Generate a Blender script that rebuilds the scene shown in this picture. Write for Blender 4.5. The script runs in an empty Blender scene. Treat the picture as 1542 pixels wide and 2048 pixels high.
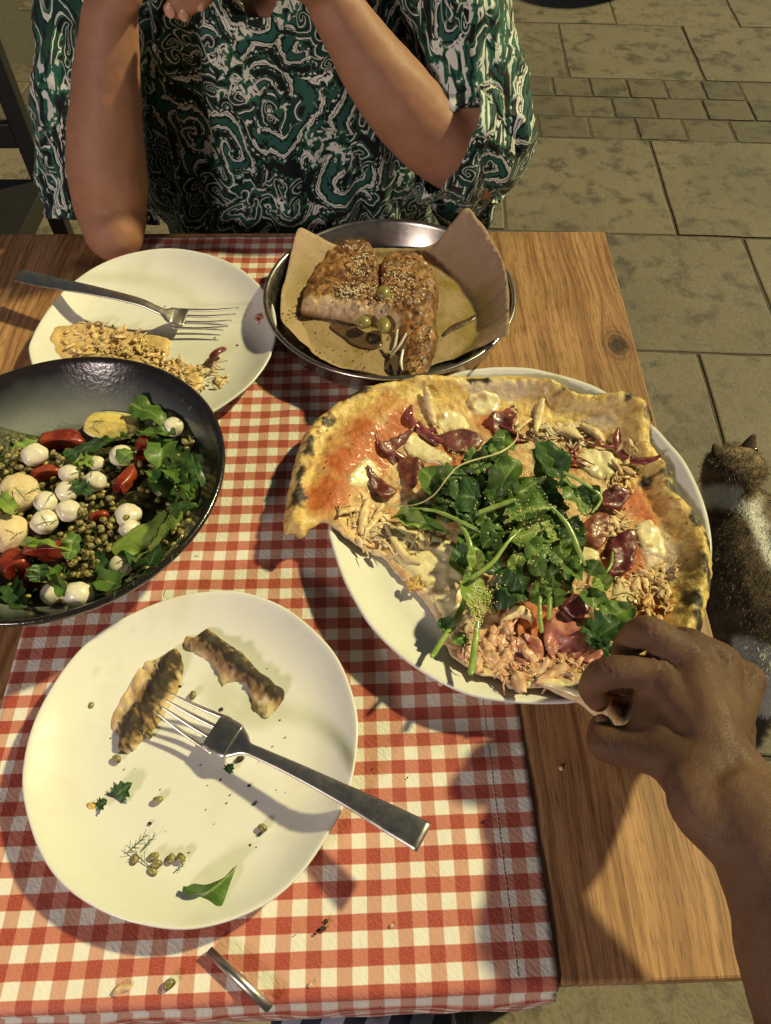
import bpy, bmesh, math, random
import numpy as np
from mathutils import Vector, Matrix

rnd = random.Random(11)
rng = np.random.RandomState(11)
SC = bpy.context.scene
COL = SC.collection

# ------------------------------------------------------------------ camera
PW, PH, FPX = 1542.0, 2048.0, 1480.0      # photograph size and focal length in its pixels
CAM_H, PITCH = 0.55, math.radians(53.8)   # height above the table top (z = 0) and tilt below horizontal
cam_data = bpy.data.cameras.new('camera')
cam_data.sensor_fit = 'VERTICAL'; cam_data.sensor_height = 24.0
cam_data.lens = 24.0 * FPX / PH
cam_data.clip_start = 0.01; cam_data.clip_end = 200.0
cam = bpy.data.objects.new('camera', cam_data); COL.objects.link(cam)
cam.location = (0, 0, CAM_H)
cam.rotation_euler = (math.pi / 2 - PITCH, 0, 0)
SC.camera = cam

# ------------------------------------------------------------------ sky, lamps, exposure
SUN_AZ, SUN_EL = math.radians(28), math.radians(42)      # where the warm street light comes from (from +x towards +y)
world = bpy.data.worlds.new('World'); SC.world = world; world.use_nodes = True
wn = world.node_tree.nodes; wl = world.node_tree.links
sky = wn.new('ShaderNodeTexSky'); sky.sky_type = 'NISHITA'; sky.sun_disc = False
sky.sun_elevation = SUN_EL; sky.sun_rotation = math.pi / 2 - SUN_AZ
bg = wn['Background']; bg.inputs['Strength'].default_value = 0.0155
hs = wn.new('ShaderNodeHueSaturation'); hs.inputs['Saturation'].default_value = 0.4      # town glow: a paler sky
wl.new(sky.outputs[0], hs.inputs['Color']); wl.new(hs.outputs[0], bg.inputs[0])

sl = bpy.data.lights.new('sun', 'SUN'); sl.energy = 3.9; sl.angle = math.radians(3.0); sl.color = (1.0, 0.89, 0.45)
sun = bpy.data.objects.new('sun', sl); COL.objects.link(sun)
sdir = Vector((math.cos(SUN_EL) * math.cos(SUN_AZ), math.cos(SUN_EL) * math.sin(SUN_AZ), math.sin(SUN_EL)))
sun.rotation_euler = sdir.to_track_quat('Z', 'Y').to_euler(); sun.location = sdir * 6

# the second lamp of the terrace, behind and to the left of the photographer: the photograph shows its own set of shadows
al = bpy.data.lights.new('terrace_lamp', 'AREA'); al.shape = 'DISK'; al.size = 0.4; al.energy = 26; al.color = (1.0, 0.82, 0.74)
lamp = bpy.data.objects.new('terrace_lamp', al); COL.objects.link(lamp)
lamp.location = (-1.25, -1.35, 1.0)
lamp.rotation_euler = (Vector(lamp.location) - Vector((-0.1, 0.9, 0.05))).to_track_quat('Z', 'Y').to_euler()

SC.view_settings.view_transform = 'Standard'; SC.view_settings.look = 'None'
SC.view_settings.exposure = 0.08; SC.view_settings.gamma = 1.0; SC.view_settings.use_curve_mapping = False
SC.cycles.max_bounces = 6; SC.cycles.diffuse_bounces = 3; SC.cycles.glossy_bounces = 3; SC.cycles.transmission_bounces = 3
SC.cycles.use_denoising = True

# ------------------------------------------------------------------ helpers
CP, SP = math.cos(PITCH), math.sin(PITCH)
def at(u, v, z=0.0):
    """world point at height z seen at photograph pixel (u, v)"""
    x = (u - PW / 2) / FPX; y = -(v - PH / 2) / FPX
    d = np.array([x, CP + y * SP, -SP + y * CP])
    t = (z - CAM_H) / d[2]
    return np.array([d[0] * t, d[1] * t, z])
def at_y(u, v, Y):
    """world point at depth Y seen at photograph pixel (u, v)"""
    x = (u - PW / 2) / FPX; y = -(v - PH / 2) / FPX
    d = np.array([x, CP + y * SP, -SP + y * CP]); t = Y / d[1]
    return np.array([d[0] * t, Y, CAM_H + d[2] * t])
def ats(pts, z): return np.array([at(u, v, z) for u, v in pts])

_P = np.random.RandomState(3).permutation(256); _P = np.concatenate([_P, _P, _P])
_G = np.random.RandomState(4).normal(size=(256, 3)); _G /= np.linalg.norm(_G, axis=1)[:, None]
def noise(p, s=1.0, seed=0):
    p = np.asarray(p, float).reshape(-1, 3) * s + seed * 17.31
    i = np.floor(p).astype(int); f = p - i; i &= 255
    w = f * f * f * (f * (f * 6 - 15) + 10); r = 0
    for dx in (0, 1):
        for dy in (0, 1):
            for dz in (0, 1):
                g = _G[_P[_P[_P[(i[:, 0] + dx) & 255] + ((i[:, 1] + dy) & 255)] + ((i[:, 2] + dz) & 255)]]
                d = (g * (f - np.array([dx, dy, dz]))).sum(1)
                k = (w[:, 0] if dx else 1 - w[:, 0]) * (w[:, 1] if dy else 1 - w[:, 1]) * (w[:, 2] if dz else 1 - w[:, 2])
                r = r + d * k
    return r * 1.5
def fbm(p, s=1.0, o=3, seed=0):
    r = 0; a = 1.0
    for k in range(o): r = r + a * noise(p, s, seed + k); s *= 2.1; a *= 0.5
    return r
def sstep(a, b, x):
    t = np.clip((np.asarray(x, float) - a) / (b - a), 0, 1); return t * t * (3 - 2 * t)
def mixc(a, b, t):
    t = np.clip(np.asarray(t, float), 0, 1)[..., None]; return np.asarray(a) * (1 - t) + np.asarray(b) * t
def srgb(*c):
    """0-255 display colour to linear"""
    return tuple(((x / 255) / 12.92 if x <= 10 else ((x / 255 + 0.055) / 1.055) ** 2.4) for x in c)

ORG = {}
def tag(o, label=None, cat=None, group=None, kind=None):
    if label: o['label'] = label
    if cat: o['category'] = cat
    if group: o['group'] = group
    if kind: o['kind'] = kind
    return o
def thing(name, base, label, cat, group=None):
    o = bpy.data.objects.new(name, None); COL.objects.link(o); o.location = base; o.empty_display_size = 0.02
    ORG[o.name] = np.array(base, float); return tag(o, label, cat, group)
def mk(name, V, F, mat, parent=None, cols=None, smooth=True, base=None, uv=None):
    """one mesh object from world-space vertices"""
    V = np.asarray(V, float)
    if parent is not None: base = ORG[parent.name]
    elif base is None: base = np.array([V[:, 0].mean(), V[:, 1].mean(), V[:, 2].min()])
    me = bpy.data.meshes.new(name)
    me.from_pydata((V - base).tolist(), [], [tuple(int(i) for i in f) for f in F]); me.update()
    if smooth: me.polygons.foreach_set('use_smooth', [True] * len(me.polygons))
    if cols is not None:
        c = np.ones((len(V), 4)); c[:, :3] = cols
        a = me.color_attributes.new('Col', 'FLOAT_COLOR', 'POINT'); a.data.foreach_set('color', c.ravel())
    if uv is not None:
        l = me.uv_layers.new(name='UVMap'); idx = np.empty(len(me.loops), int); me.loops.foreach_get('vertex_index', idx)
        l.data.foreach_set('uv', np.asarray(uv, float)[idx].ravel())
    me.materials.append(mat)
    o = bpy.data.objects.new(name, me); COL.objects.link(o)
    if parent is not None: o.parent = parent
    else: o.location = base
    ORG[o.name] = np.array(base, float)
    return o
def join(*parts):
    Vs, Fs, n = [], [], 0
    for V, F in parts:
        Vs.append(np.asarray(V, float)); Fs += [tuple(i + n for i in f) for f in F]; n += len(V)
    return np.concatenate(Vs), Fs
def box(c, s, rot=0.0, bev=0.0):
    bm = bmesh.new(); bmesh.ops.create_cube(bm, size=1.0)
    bmesh.ops.scale(bm, vec=Vector(s), verts=bm.verts)
    if bev: bmesh.ops.bevel(bm, geom=bm.edges[:], offset=bev, segments=2, affect='EDGES', profile=0.6)
    if rot: bmesh.ops.rotate(bm, cent=(0, 0, 0), matrix=Matrix.Rotation(rot, 3, 'Z'), verts=bm.verts)
    V = np.array([v.co[:] for v in bm.verts]) + np.asarray(c); bm.verts.index_update()
    F = [tuple(v.index for v in f.verts) for f in bm.faces]; bm.free(); return V, F
def spline(P, n, closed=False):
    """Catmull-Rom through the points"""
    P = np.asarray(P, float); m = len(P)
    t = np.linspace(0, m if closed else m - 1, n, endpoint=not closed)
    i = np.floor(t).astype(int)
    if not closed: i = np.minimum(i, m - 2)
    f = (t - i)[:, None]
    g = (lambda k: P[k % m]) if closed else (lambda k: P[np.clip(k, 0, m - 1)])
    a, b, c, d = g(i - 1), g(i), g(i + 1), g(i + 2)
    return 0.5 * (2 * b + (c - a) * f + (2 * a - 5 * b + 4 * c - d) * f ** 2 + (3 * b - a - 3 * c + d) * f ** 3)
def frames(P, up=(0, 0, 1)):
    T = np.gradient(P, axis=0); T /= np.linalg.norm(T, axis=1)[:, None] + 1e-12
    up = np.broadcast_to(np.asarray(up, float), P.shape)
    S = np.cross(T, up); n = np.linalg.norm(S, axis=1)[:, None]; S = np.where(n < 1e-4, np.array([1.0, 0, 0]), S / (n + 1e-12))
    return T, S, np.cross(S, T)
def tube(P, R, seg=10, n=None, flat=1.0, up=(0, 0, 1), caps=True, rnd_caps=True):
    """swept tube; R radius per point, flat = thickness / width"""
    P = np.asarray(P, float); R = np.atleast_1d(np.asarray(R, float)); R = np.interp(np.linspace(0, 1, len(P)), np.linspace(0, 1, len(R)), R) if len(R) > 1 else np.full(len(P), R[0])
    if n: R = spline(np.stack([R, R, R], 1), n)[:, 0].clip(1e-5); P = spline(P, n)
    if rnd_caps and caps:                     # hemispherical ends
        d0 = P[0] - P[1]; d0 /= np.linalg.norm(d0) + 1e-12; d1 = P[-1] - P[-2]; d1 /= np.linalg.norm(d1) + 1e-12
        a = np.array([0.98, 0.85, 0.5])
        P = np.concatenate([[P[0] + d0 * R[0] * k for k in a], P, [P[-1] + d1 * R[-1] * k for k in a[::-1]]])
        R = np.concatenate([R[0] * np.sqrt(1 - a ** 2), R, R[-1] * np.sqrt(1 - a[::-1] ** 2)])
    T, S, U = frames(P, up); th = np.linspace(0, 2 * np.pi, seg, endpoint=False)
    V = (P[:, None] + R[:, None, None] * (np.cos(th)[None, :, None] * S[:, None] + flat * np.sin(th)[None, :, None] * U[:, None])).reshape(-1, 3)
    F = []; m = len(P)
    for i in range(m - 1):
        for j in range(seg):
            k = (j + 1) % seg; F.append((i * seg + j, i * seg + k, (i + 1) * seg + k, (i + 1) * seg + j))
    if caps: F.append(tuple(range(seg))[::-1]); F.append(tuple((m - 1) * seg + j for j in range(seg)))
    return V, F
def rings(L, closed_top=False, closed_bot=False):
    """loft a list of equal-length vertex rings"""
    V = np.concatenate(L); n = len(L[0]); F = []
    for i in range(len(L) - 1):
        for j in range(n):
            k = (j + 1) % n; F.append((i * n + j, i * n + k, (i + 1) * n + k, (i + 1) * n + j))
    if closed_top: F.append(tuple((len(L) - 1) * n + j for j in range(n)))
    if closed_bot: F.append(tuple(range(n))[::-1])
    return V, F
def lathe(c, prof, seg=96):
    th = np.linspace(0, 2 * np.pi, seg, endpoint=False)
    L = [np.stack([c[0] + r * np.cos(th), c[1] + r * np.sin(th), np.full(seg, c[2] + z)], 1) for r, z in prof]
    return rings(L)
def dish(outline, prof):
    """lathe-like dish with a free outline: prof = (scale about the centroid, z)"""
    c = outline.mean(0)
    L = []
    for s, z in prof:
        r = c + (outline - c) * s; r = r.copy(); r[:, 2] = z; L.append(r)
    return rings(L, closed_top=True, closed_bot=True)
def sphere(c, r, n=12, sq=(1, 1, 1)):
    th = np.linspace(0, 2 * np.pi, 2 * n, endpoint=False); V = [[0, 0, 1]]
    for i in range(1, n):
        a = np.pi * i / n
        for t in th: V.append([math.sin(a) * math.cos(t), math.sin(a) * math.sin(t), math.cos(a)])
    V.append([0, 0, -1]); m = 2 * n; F = []
    for j in range(m): F.append((0, 1 + j, 1 + (j + 1) % m))
    for i in range(n - 2):
        for j in range(m):
            a = 1 + i * m + j; b = 1 + i * m + (j + 1) % m; F.append((a, a + m, b + m, b))
    l = len(V) - 1
    for j in range(m): F.append((l, l - m + (j + 1) % m, l - m + j))
    return np.array(V) * np.asarray(sq) * r + np.asarray(c), F
def fuse(parts, vox, it=6, fac=0.5):
    """union of closed pieces as one continuous smooth surface"""
    V, F = join(*parts)
    me = bpy.data.meshes.new('tmp'); me.from_pydata(V.tolist(), [], [tuple(int(i) for i in f) for f in F])
    o = bpy.data.objects.new('tmp', me); COL.objects.link(o)
    m = o.modifiers.new('r', 'REMESH'); m.mode = 'VOXEL'; m.voxel_size = vox
    if it: s = o.modifiers.new('s', 'SMOOTH'); s.iterations = it; s.factor = fac
    dg = bpy.context.evaluated_depsgraph_get(); ev = o.evaluated_get(dg); r = ev.to_mesh()
    V = np.empty(len(r.vertices) * 3); r.vertices.foreach_get('co', V)
    F = [tuple(p.vertices) for p in r.polygons]; ev.to_mesh_clear()
    bpy.data.objects.remove(o); bpy.data.meshes.remove(me)
    return V.reshape(-1, 3), F
def vnormals(V, F):
    N = np.zeros_like(V)
    q = np.array([f for f in F if len(f) == 4]); t = np.array([f for f in F if len(f) == 3])
    for A in (q, t):
        if len(A):
            n = np.cross(V[A[:, 1]] - V[A[:, 0]], V[A[:, 2]] - V[A[:, 0]])
            for k in range(A.shape[1]): np.add.at(N, A[:, k], n)
    return N / (np.linalg.norm(N, axis=1)[:, None] + 1e-12)
class Grid:
    """tabulated height field for quick look-ups"""
    def __init__(s, f, x0, x1, y0, y1, h=0.0015):
        s.x0, s.y0, s.h = x0, y0, h; s.nx = int((x1 - x0) / h) + 2; s.ny = int((y1 - y0) / h) + 2
        X, Y = np.meshgrid(x0 + h * np.arange(s.nx), y0 + h * np.arange(s.ny), indexing='ij'); s.Z = np.asarray(f(X.ravel(), Y.ravel())).reshape(s.nx, s.ny)
    def __call__(s, x, y):
        a = min(max((x - s.x0) / s.h, 0), s.nx - 1.001); b = min(max((y - s.y0) / s.h, 0), s.ny - 1.001); i, j = int(a), int(b); a -= i; b -= j; Z = s.Z
        return float((Z[i, j] * (1 - a) + Z[i + 1, j] * a) * (1 - b) + (Z[i, j + 1] * (1 - a) + Z[i + 1, j + 1] * a) * b)
def inpoly(P, poly):
    x, y = P[:, 0], P[:, 1]; r = np.zeros(len(P), bool); n = len(poly)
    for i in range(n):
        x1, y1 = poly[i][:2]; x2, y2 = poly[(i + 1) % n][:2]
        c = ((y1 > y) != (y2 > y)); xi = (x2 - x1) * (y - y1) / ((y2 - y1) if y2 != y1 else 1e-12) + x1
        r ^= c & (x < xi)
    return r

# ------------------------------------------------------------------ materials
class N:
    def __init__(s, name):
        s.m = bpy.data.materials.new(name); s.m.use_nodes = True; s.t = s.m.node_tree
        s.b = s.t.nodes['Principled BSDF']
    def n(s, typ, **kw):
        o = s.t.nodes.new('ShaderNode' + typ)
        for k, v in kw.items(): setattr(o, k, v)
        return o
    def l(s, a, b): s.t.links.new(a, b)
    def val(s, sock, v):
        if hasattr(v, 'is_output'): s.l(v, sock)
        elif v is not None: sock.default_value = v
    def math(s, op, a, b=None, c=None):
        o = s.n('Math', operation=op); s.val(o.inputs[0], a); s.val(o.inputs[1], b)
        if c is not None: s.val(o.inputs[2], c)
        return o.outputs[0]
    def vmath(s, op, a, b=None):
        o = s.n('VectorMath', operation=op); s.val(o.inputs[0], a)
        if b is not None: s.val(o.inputs[1], b)
        return o.outputs['Value'] if op in ('LENGTH', 'DISTANCE', 'DOT_PRODUCT') else o.outputs[0]
    def mix(s, f, a, b, blend='MIX'):
        o = s.n('Mix', data_type='RGBA', blend_type=blend)
        s.val(o.inputs[0], f); s.val(o.inputs[6], a if hasattr(a, 'is_output') else (*a, 1)[:4]); s.val(o.inputs[7], b if hasattr(b, 'is_output') else (*b, 1)[:4])
        return o.outputs[2]
    def ramp(s, f, stops, interp='LINEAR'):
        o = s.n('ValToRGB'); r = o.color_ramp; r.interpolation = interp
        while len(r.elements) < len(stops): r.elements.new(0.5)
        for e, (p, c) in zip(r.elements, stops): e.position = p; e.color = (*c, 1) if len(c) == 3 else c
        s.l(f, o.inputs[0]); return o.outputs[0]
    def noise(s, vec, scale, detail=4, rough=0.55, dist=0.0, out=0):
        o = s.n('TexNoise'); s.l(vec, o.inputs['Vector']); o.inputs['Scale'].default_value = scale
        o.inputs['Detail'].default_value = detail; o.inputs['Roughness'].default_value = rough; o.inputs['Distortion'].default_value = dist
        return o.outputs[out]
    def obj(s): return s.n('TexCoord').outputs['Object']
    def geo(s): return s.n('NewGeometry').outputs['Position']
    def attr(s, name='Col'): return s.n('Attribute', attribute_name=name).outputs['Color']
    def bump(s, h, st=0.3, d=0.001):
        o = s.n('Bump'); o.inputs['Strength'].default_value = st; o.inputs['Distance'].default_value = d
        s.l(h, o.inputs['Height']); s.l(o.outputs[0], s.b.inputs['Normal']); return o
    def set(s, **kw):
        names = dict(rough='Roughness', metal='Metallic', spec='Specular IOR Level', sss='Subsurface Weight', sssr='Subsurface Radius', ssss='Subsurface Scale',
                     coat='Coat Weight', coatr='Coat Roughness', sheen='Sheen Weight', trans='Transmission Weight', ior='IOR', col='Base Color', aniso='Anisotropic')
        for k, v in kw.items():
            k = names[k]
            if k == 'Base Color' and not hasattr(v, 'is_output'): v = (*v, 1)[:4]
            s.val(s.b.inputs[k], v)
        return s
def food(name, c1=None, c2=None, scale=60, rough=0.5, bump=0.3, bscale=250, bd=0.001, sss=0.0, ssc=0.004, spec=0.5, coat=0.0, var=0.25, contrast=(0.35, 0.65), rvar=0.0):
    """organic material: two tones (or the Col attribute) mottled by noise, fine relief"""
    k = N(name); p = k.obj(); nz = k.noise(p, scale, 5)
    if c1 is None:
        v = k.ramp(nz, [(0.25, (1 - var,) * 3), (0.75, (1 + var * 0.5,) * 3)]); c = k.mix(1.0, k.attr(), v, 'MULTIPLY')
    else: c = k.mix(k.ramp(nz, [(contrast[0], (0, 0, 0)), (contrast[1], (1, 1, 1))]), c1, c2 or c1)
    k.set(col=c, rough=rough, spec=spec, coat=coat, coatr=0.12)
    if sss: k.set(sss=sss, ssss=ssc); k.b.inputs['Subsurface Radius'].default_value = (1.0, 0.55, 0.3)
    if rvar: k.set(rough=k.math('MULTIPLY_ADD', k.noise(p, scale * 2.3, 3), rvar * 2, rough - rvar))
    if bump: k.bump(k.noise(p, bscale, 5, 0.6), bump, bd)
    return k.m
# ------------------------------------------------------------------ ground
FLOOR = -0.75
def stone_mat(name, tones):
    k = N(name); inf = k.n('ObjectInfo').outputs['Random']; cb = k.n('CombineXYZ'); k.l(k.math('MULTIPLY', inf, 37.0), cb.inputs[0]); k.l(k.math('MULTIPLY', inf, -53.0), cb.inputs[2]); p = k.vmath('ADD', k.geo(), cb.outputs[0])
    big = k.noise(p, 3.0, 5, 0.6); mid = k.noise(p, 14, 6, 0.65); fine = k.noise(p, 130, 4, 0.7)
    c = k.mix(k.ramp(big, [(0.35, (0, 0, 0)), (0.65, (1, 1, 1))]), tones[0], tones[1])
    c = k.mix(k.math('MULTIPLY', inf, 0.6), c, tones[2]); wet = k.ramp(k.noise(p, 1.6, 3), [(0.45, (0, 0, 0)), (0.7, (1, 1, 1))]); c = k.mix(k.math('MULTIPLY', wet, 0.4), c, tones[3])
    st = k.ramp(mid, [(0.36, (1, 1, 1)), (0.50, (0, 0, 0))]); c = k.mix(k.math('MULTIPLY', st, 0.85), c, tones[3])
    c = k.mix(k.math('MULTIPLY', k.ramp(fine, [(0.3, (1, 1, 1)), (0.5, (0, 0, 0))]), 0.5), c, tones[3])
    c = k.mix(k.math('MULTIPLY', k.ramp(fine, [(0.62, (0, 0, 0)), (0.74, (1, 1, 1))]), 0.35), c, tones[4])
    k.set(col=c, rough=k.ramp(mid, [(0.3, (0.5,) * 3), (0.7, (0.75,) * 3)]), spec=0.4)
    k.bump(k.math('ADD', k.math('MULTIPLY', mid, 0.7), k.math('MULTIPLY', fine, 0.35)), 0.5, 0.006); return k.m
M_slab = stone_mat('paving_stone', [(0.205, 0.168, 0.118), (0.165, 0.136, 0.098), (0.235, 0.192, 0.13), (0.065, 0.056, 0.042), (0.30, 0.26, 0.19)])
M_sett = stone_mat('sett_stone', [(0.135, 0.108, 0.070), (0.115, 0.094, 0.062), (0.16, 0.13, 0.085), (0.055, 0.047, 0.036), (0.24, 0.2, 0.14)])
k = N('joint_grit'); k.set(col=k.mix(k.noise(k.geo(), 60), (0.045, 0.038, 0.026), (0.12, 0.10, 0.07)), rough=0.95); M_joint = k.m
g = 60.0
ground = mk('ground', [(-g, -g, FLOOR - .0035), (g, -g, FLOOR - .0035), (g, g, FLOOR - .0035), (-g, g, FLOOR - .0035)], [(0, 1, 2, 3)], M_joint, smooth=False, base=(0, 0, FLOOR - .0035))
tag(ground, kind='structure', label='dim paved terrace ground of stone slabs with rows of small setts')
RY = math.radians(-3.2)
def slab_mesh(w, d, bow):
    n = 5; V, F = [], []
    for zi, (ins, z) in enumerate([(0.0, -0.03), (0.0, -0.004), (0.0015, -0.0012), (0.005, 0.0)]):
        ring = []
        per = [(-1 + 2 * i / n, -1) for i in range(n)] + [(1, -1 + 2 * i / n) for i in range(n)] + [(1 - 2 * i / n, 1) for i in range(n)] + [(-1, 1 - 2 * i / n) for i in range(n)]
        for q, (a, b) in enumerate(per):
            j = 0.0014 * math.sin(q * 2.4 + bow * 9) * (1 if zi else 1)
            ring.append((a * (w / 2 - ins + j), b * (d / 2 - ins + j), z))
        V.append(np.array(ring))
    return rings(V, closed_top=True)
_sm = {}
def lay_slab(x, y, w, d, mat, name, dz=0.0):
    key = (round(w, 2), round(d, 2), name, rnd.randint(0, 2))
    c, s = math.cos(RY), math.sin(RY)
    if key not in _sm:
        V, F = slab_mesh(w, d, key[3]); o = mk(name, V, F, mat, smooth=False, base=(0, 0, 0)); _sm[key] = o.data
        o.parent = ground
    else:
        o = bpy.data.objects.new(name, _sm[key]); COL.objects.link(o); o.parent = ground
    o.location = (x * c - y * s, x * s + y * c, 0.0035 + dz); o.rotation_euler = (rnd.uniform(-.003, .003), rnd.uniform(-.003, .003), RY + rnd.uniform(-.006, .006))
# rows run across; joints found on the photograph
rows = [(-0.62, -0.10, 0.30), (-0.10, 0.42, 0.08), (0.42, 0.945, 0.42), (0.945, 1.47, 0.17), (1.47, 1.99, 0.40), (1.99, 2.555, 0.21), (3.01, 3.51, 0.49), (3.51, 4.02, 0.22), (4.02, 4.55, 0.4)]
for y0, y1, off in rows:
    yc = (y0 + y1) / 2; sh = 0.04
    for i in range(-4, 6):
        if -0.2 < yc < 0.8 and i < -1: pass
        w = 0.515; x = off + i * w + w / 2 + sh
        lay_slab(x, yc + 0.035, w - 0.006 - rnd.uniform(0, .003), (y1 - y0) - 0.006 - rnd.uniform(0, .003), M_slab, 'paving_slab', rnd.uniform(-.0015, .001))
for r in range(3):
    y0 = 2.555 + r * 0.152
    x = -1.9 + 0.06 * r
    while x < 2.6:
        w = rnd.choice([0.15, 0.165, 0.18, 0.14])
        lay_slab(x + w / 2, y0 + 0.076 + 0.035, w - 0.008, 0.152 - 0.007, M_sett, 'sett', rnd.uniform(-.003, .001)); x += w

# ------------------------------------------------------------------ table
TBR, TFR = at(1210, 462), at(1612, 1953)
TBL, TFL = TBR + np.array([-0.80, -0.006, 0]), TFR + np.array([-0.80, -0.022, 0])
TCEN = (TBR + TFR + TBL + TFL) / 4
def wood_mat():
    k = N('table_wood'); p = k.geo()
    sep = k.n('SeparateXYZ'); k.l(p, sep.inputs[0]); x, y = sep.outputs[0], sep.outputs[1]
    kn = at(1236, 690)
    dx = k.math('SUBTRACT', x, float(kn[0])); dy = k.math('SUBTRACT', y, float(kn[1]))
    d2 = k.math('ADD', k.math('MULTIPLY', k.math('MULTIPLY', dx, dx), 1.0), k.math('MULTIPLY', k.math('MULTIPLY', dy, dy), 0.45))
    r = k.math('SQRT', d2)
    infl = k.math('POWER', 2.718, k.math('MULTIPLY', d2, -1 / (2 * 0.020 ** 2)))      # grain bends round the knot
    wob = k.math('MULTIPLY', k.math('SUBTRACT', k.noise(p, 4.0, 2), 0.5), 0.035)
    gx = k.math('ADD', x, wob)
    gx = k.math('ADD', gx, k.math('MULTIPLY', k.math('MULTIPLY', k.math('SIGN', dx), infl), -0.014))
    cv = k.n('CombineXYZ'); k.l(k.math('MULTIPLY', gx, 34), cv.inputs[0]); k.l(k.math('MULTIPLY', y, 1.3), cv.inputs[1])
    g1 = k.noise(cv.outputs[0], 1.0, 5, 0.6)
    cv2 = k.n('CombineXYZ'); k.l(k.math('MULTIPLY', gx, 190), cv2.inputs[0]); k.l(k.math('MULTIPLY', y, 6), cv2.inputs[1])
    g2 = k.noise(cv2.outputs[0], 1.0, 4, 0.6)
    cv3 = k.n('CombineXYZ'); k.l(k.math('MULTIPLY', x, 700), cv3.inputs[0]); k.l(k.math('MULTIPLY', y, 45), cv3.inputs[1])
    g3 = k.noise(cv3.outputs[0], 1.0, 2)
    c = k.ramp(g1, [(0.25, (0.17, 0.085, 0.036)), (0.42, (0.33, 0.172, 0.074)), (0.58, (0.47, 0.265, 0.118)), (0.78, (0.27, 0.135, 0.056))])
    c = k.mix(k.ramp(g2, [(0.38, (0.65,) * 3), (0.55, (0, 0, 0))]), c, (0.13, 0.055, 0.018))
    c = k.mix(k.math('MULTIPLY', k.ramp(g3, [(0.36, (1, 1, 1)), (0.46, (0, 0, 0))]), 0.5), c, (0.09, 0.038, 0.014))
    ring = k.math('SINE', k.math('ADD', k.math('MULTIPLY', r, 1150), k.math('MULTIPLY', k.noise(p, 60, 3), 5)))
    km = k.ramp(k.math('ADD', r, k.math('MULTIPLY', k.math('SUBTRACT', k.noise(p, 45, 3), 0.5), 0.012)), [(0.0, (1, 1, 1)), (0.012, (0.95,) * 3), (0.024, (0, 0, 0))])
    c = k.mix(k.math('MULTIPLY', km, k.math('MULTIPLY_ADD', ring, 0.25, 0.55)), c, (0.09, 0.04, 0.018))
    kc = k.ramp(k.math('ADD', r, k.math('MULTIPLY', k.math('SUBTRACT', k.noise(p, 90, 3), 0.5), 0.012)), [(0.0, (1, 1, 1)), (0.0075, (1, 1, 1)), (0.0105, (0, 0, 0))])
    c = k.mix(k.math('MULTIPLY', kc, 0.85), c, (0.025, 0.014, 0.009))
    k.set(col=c, rough=k.math('MULTIPLY_ADD', g2, 0.2, 0.36), spec=0.4)
    k.bump(k.math('ADD', g2, k.math('MULTIPLY', g3, 0.7)), 0.25, 0.0006); return k.m
M_wood = wood_mat()
k = N('black_lacquer'); k.set(col=k.mix(k.noise(k.obj(), 30), (0.008, 0.007, 0.007), (0.02, 0.017, 0.015)), rough=0.5); M_black = k.m
table = thing('table', (TCEN[0], TCEN[1], FLOOR), 'square wooden table with a knot near its right edge, laid with dishes', 'table')
def slab4(c4, z0, z1, b=0.0025):
    c4 = [np.array(c) for c in c4]; cen = sum(c4) / 4; L = []
    out = []                                   # rounded corners
    for i in range(4):
        a, c, d = c4[i - 1], c4[i], c4[(i + 1) % 4]
        e1 = (a - c) / np.linalg.norm(a - c); e2 = (d - c) / np.linalg.norm(d - c)
        for t in np.linspace(0, 1, 5): out.append(c + e1 * .006 * (1 - t) ** 2 + e2 * .006 * t ** 2)
        for t in np.linspace(0.05, 0.95, 12): out.append((c + e2 * .006) * (1 - t) + (d + (c - d) / np.linalg.norm(c - d) * .006) * t)
    out = np.array(out)
    for ins, z in [(b, z0), (0, z0 + b), (0, z1 - b), (b * 0.3, z1 - b * 0.3), (b, z1)]:
        q = out - (out - cen) / np.linalg.norm(out - cen, axis=1)[:, None] * ins; q[:, 2] = z; L.append(q)
    return rings(L, True, True)
V, F = slab4([TFL, TFR, TBR, TBL], -0.028, 0.0); mk('tabletop', V, F, M_wood, table, smooth=False)
for cx, cy in ((TFL, 1), (TFR, 1), (TBR, -1), (TBL, -1)):
    d = TCEN - cx; p = cx + np.sign(d) * 0.06
    V, F = box((p[0], p[1], (FLOOR - 0.03) / 2), (0.05, 0.05, -FLOOR - 0.031), bev=0.003); mk('leg', V, F, M_black, table, smooth=False)
for s in (0, 1):
    y = (TFR[1] + 0.08) if s == 0 else (TBR[1] - 0.08)
    V, F = box((TCEN[0], y, -0.065), (0.64, 0.022, 0.07), bev=0.002); mk('apron', V, F, M_black, table, smooth=False)
    x = TCEN[0] + (0.33 if s else -0.33)
    V, F = box((x, TCEN[1], -0.066), (0.022, 0.60, 0.068), bev=0.002); mk('apron', V, F, M_black, table, smooth=False)

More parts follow.
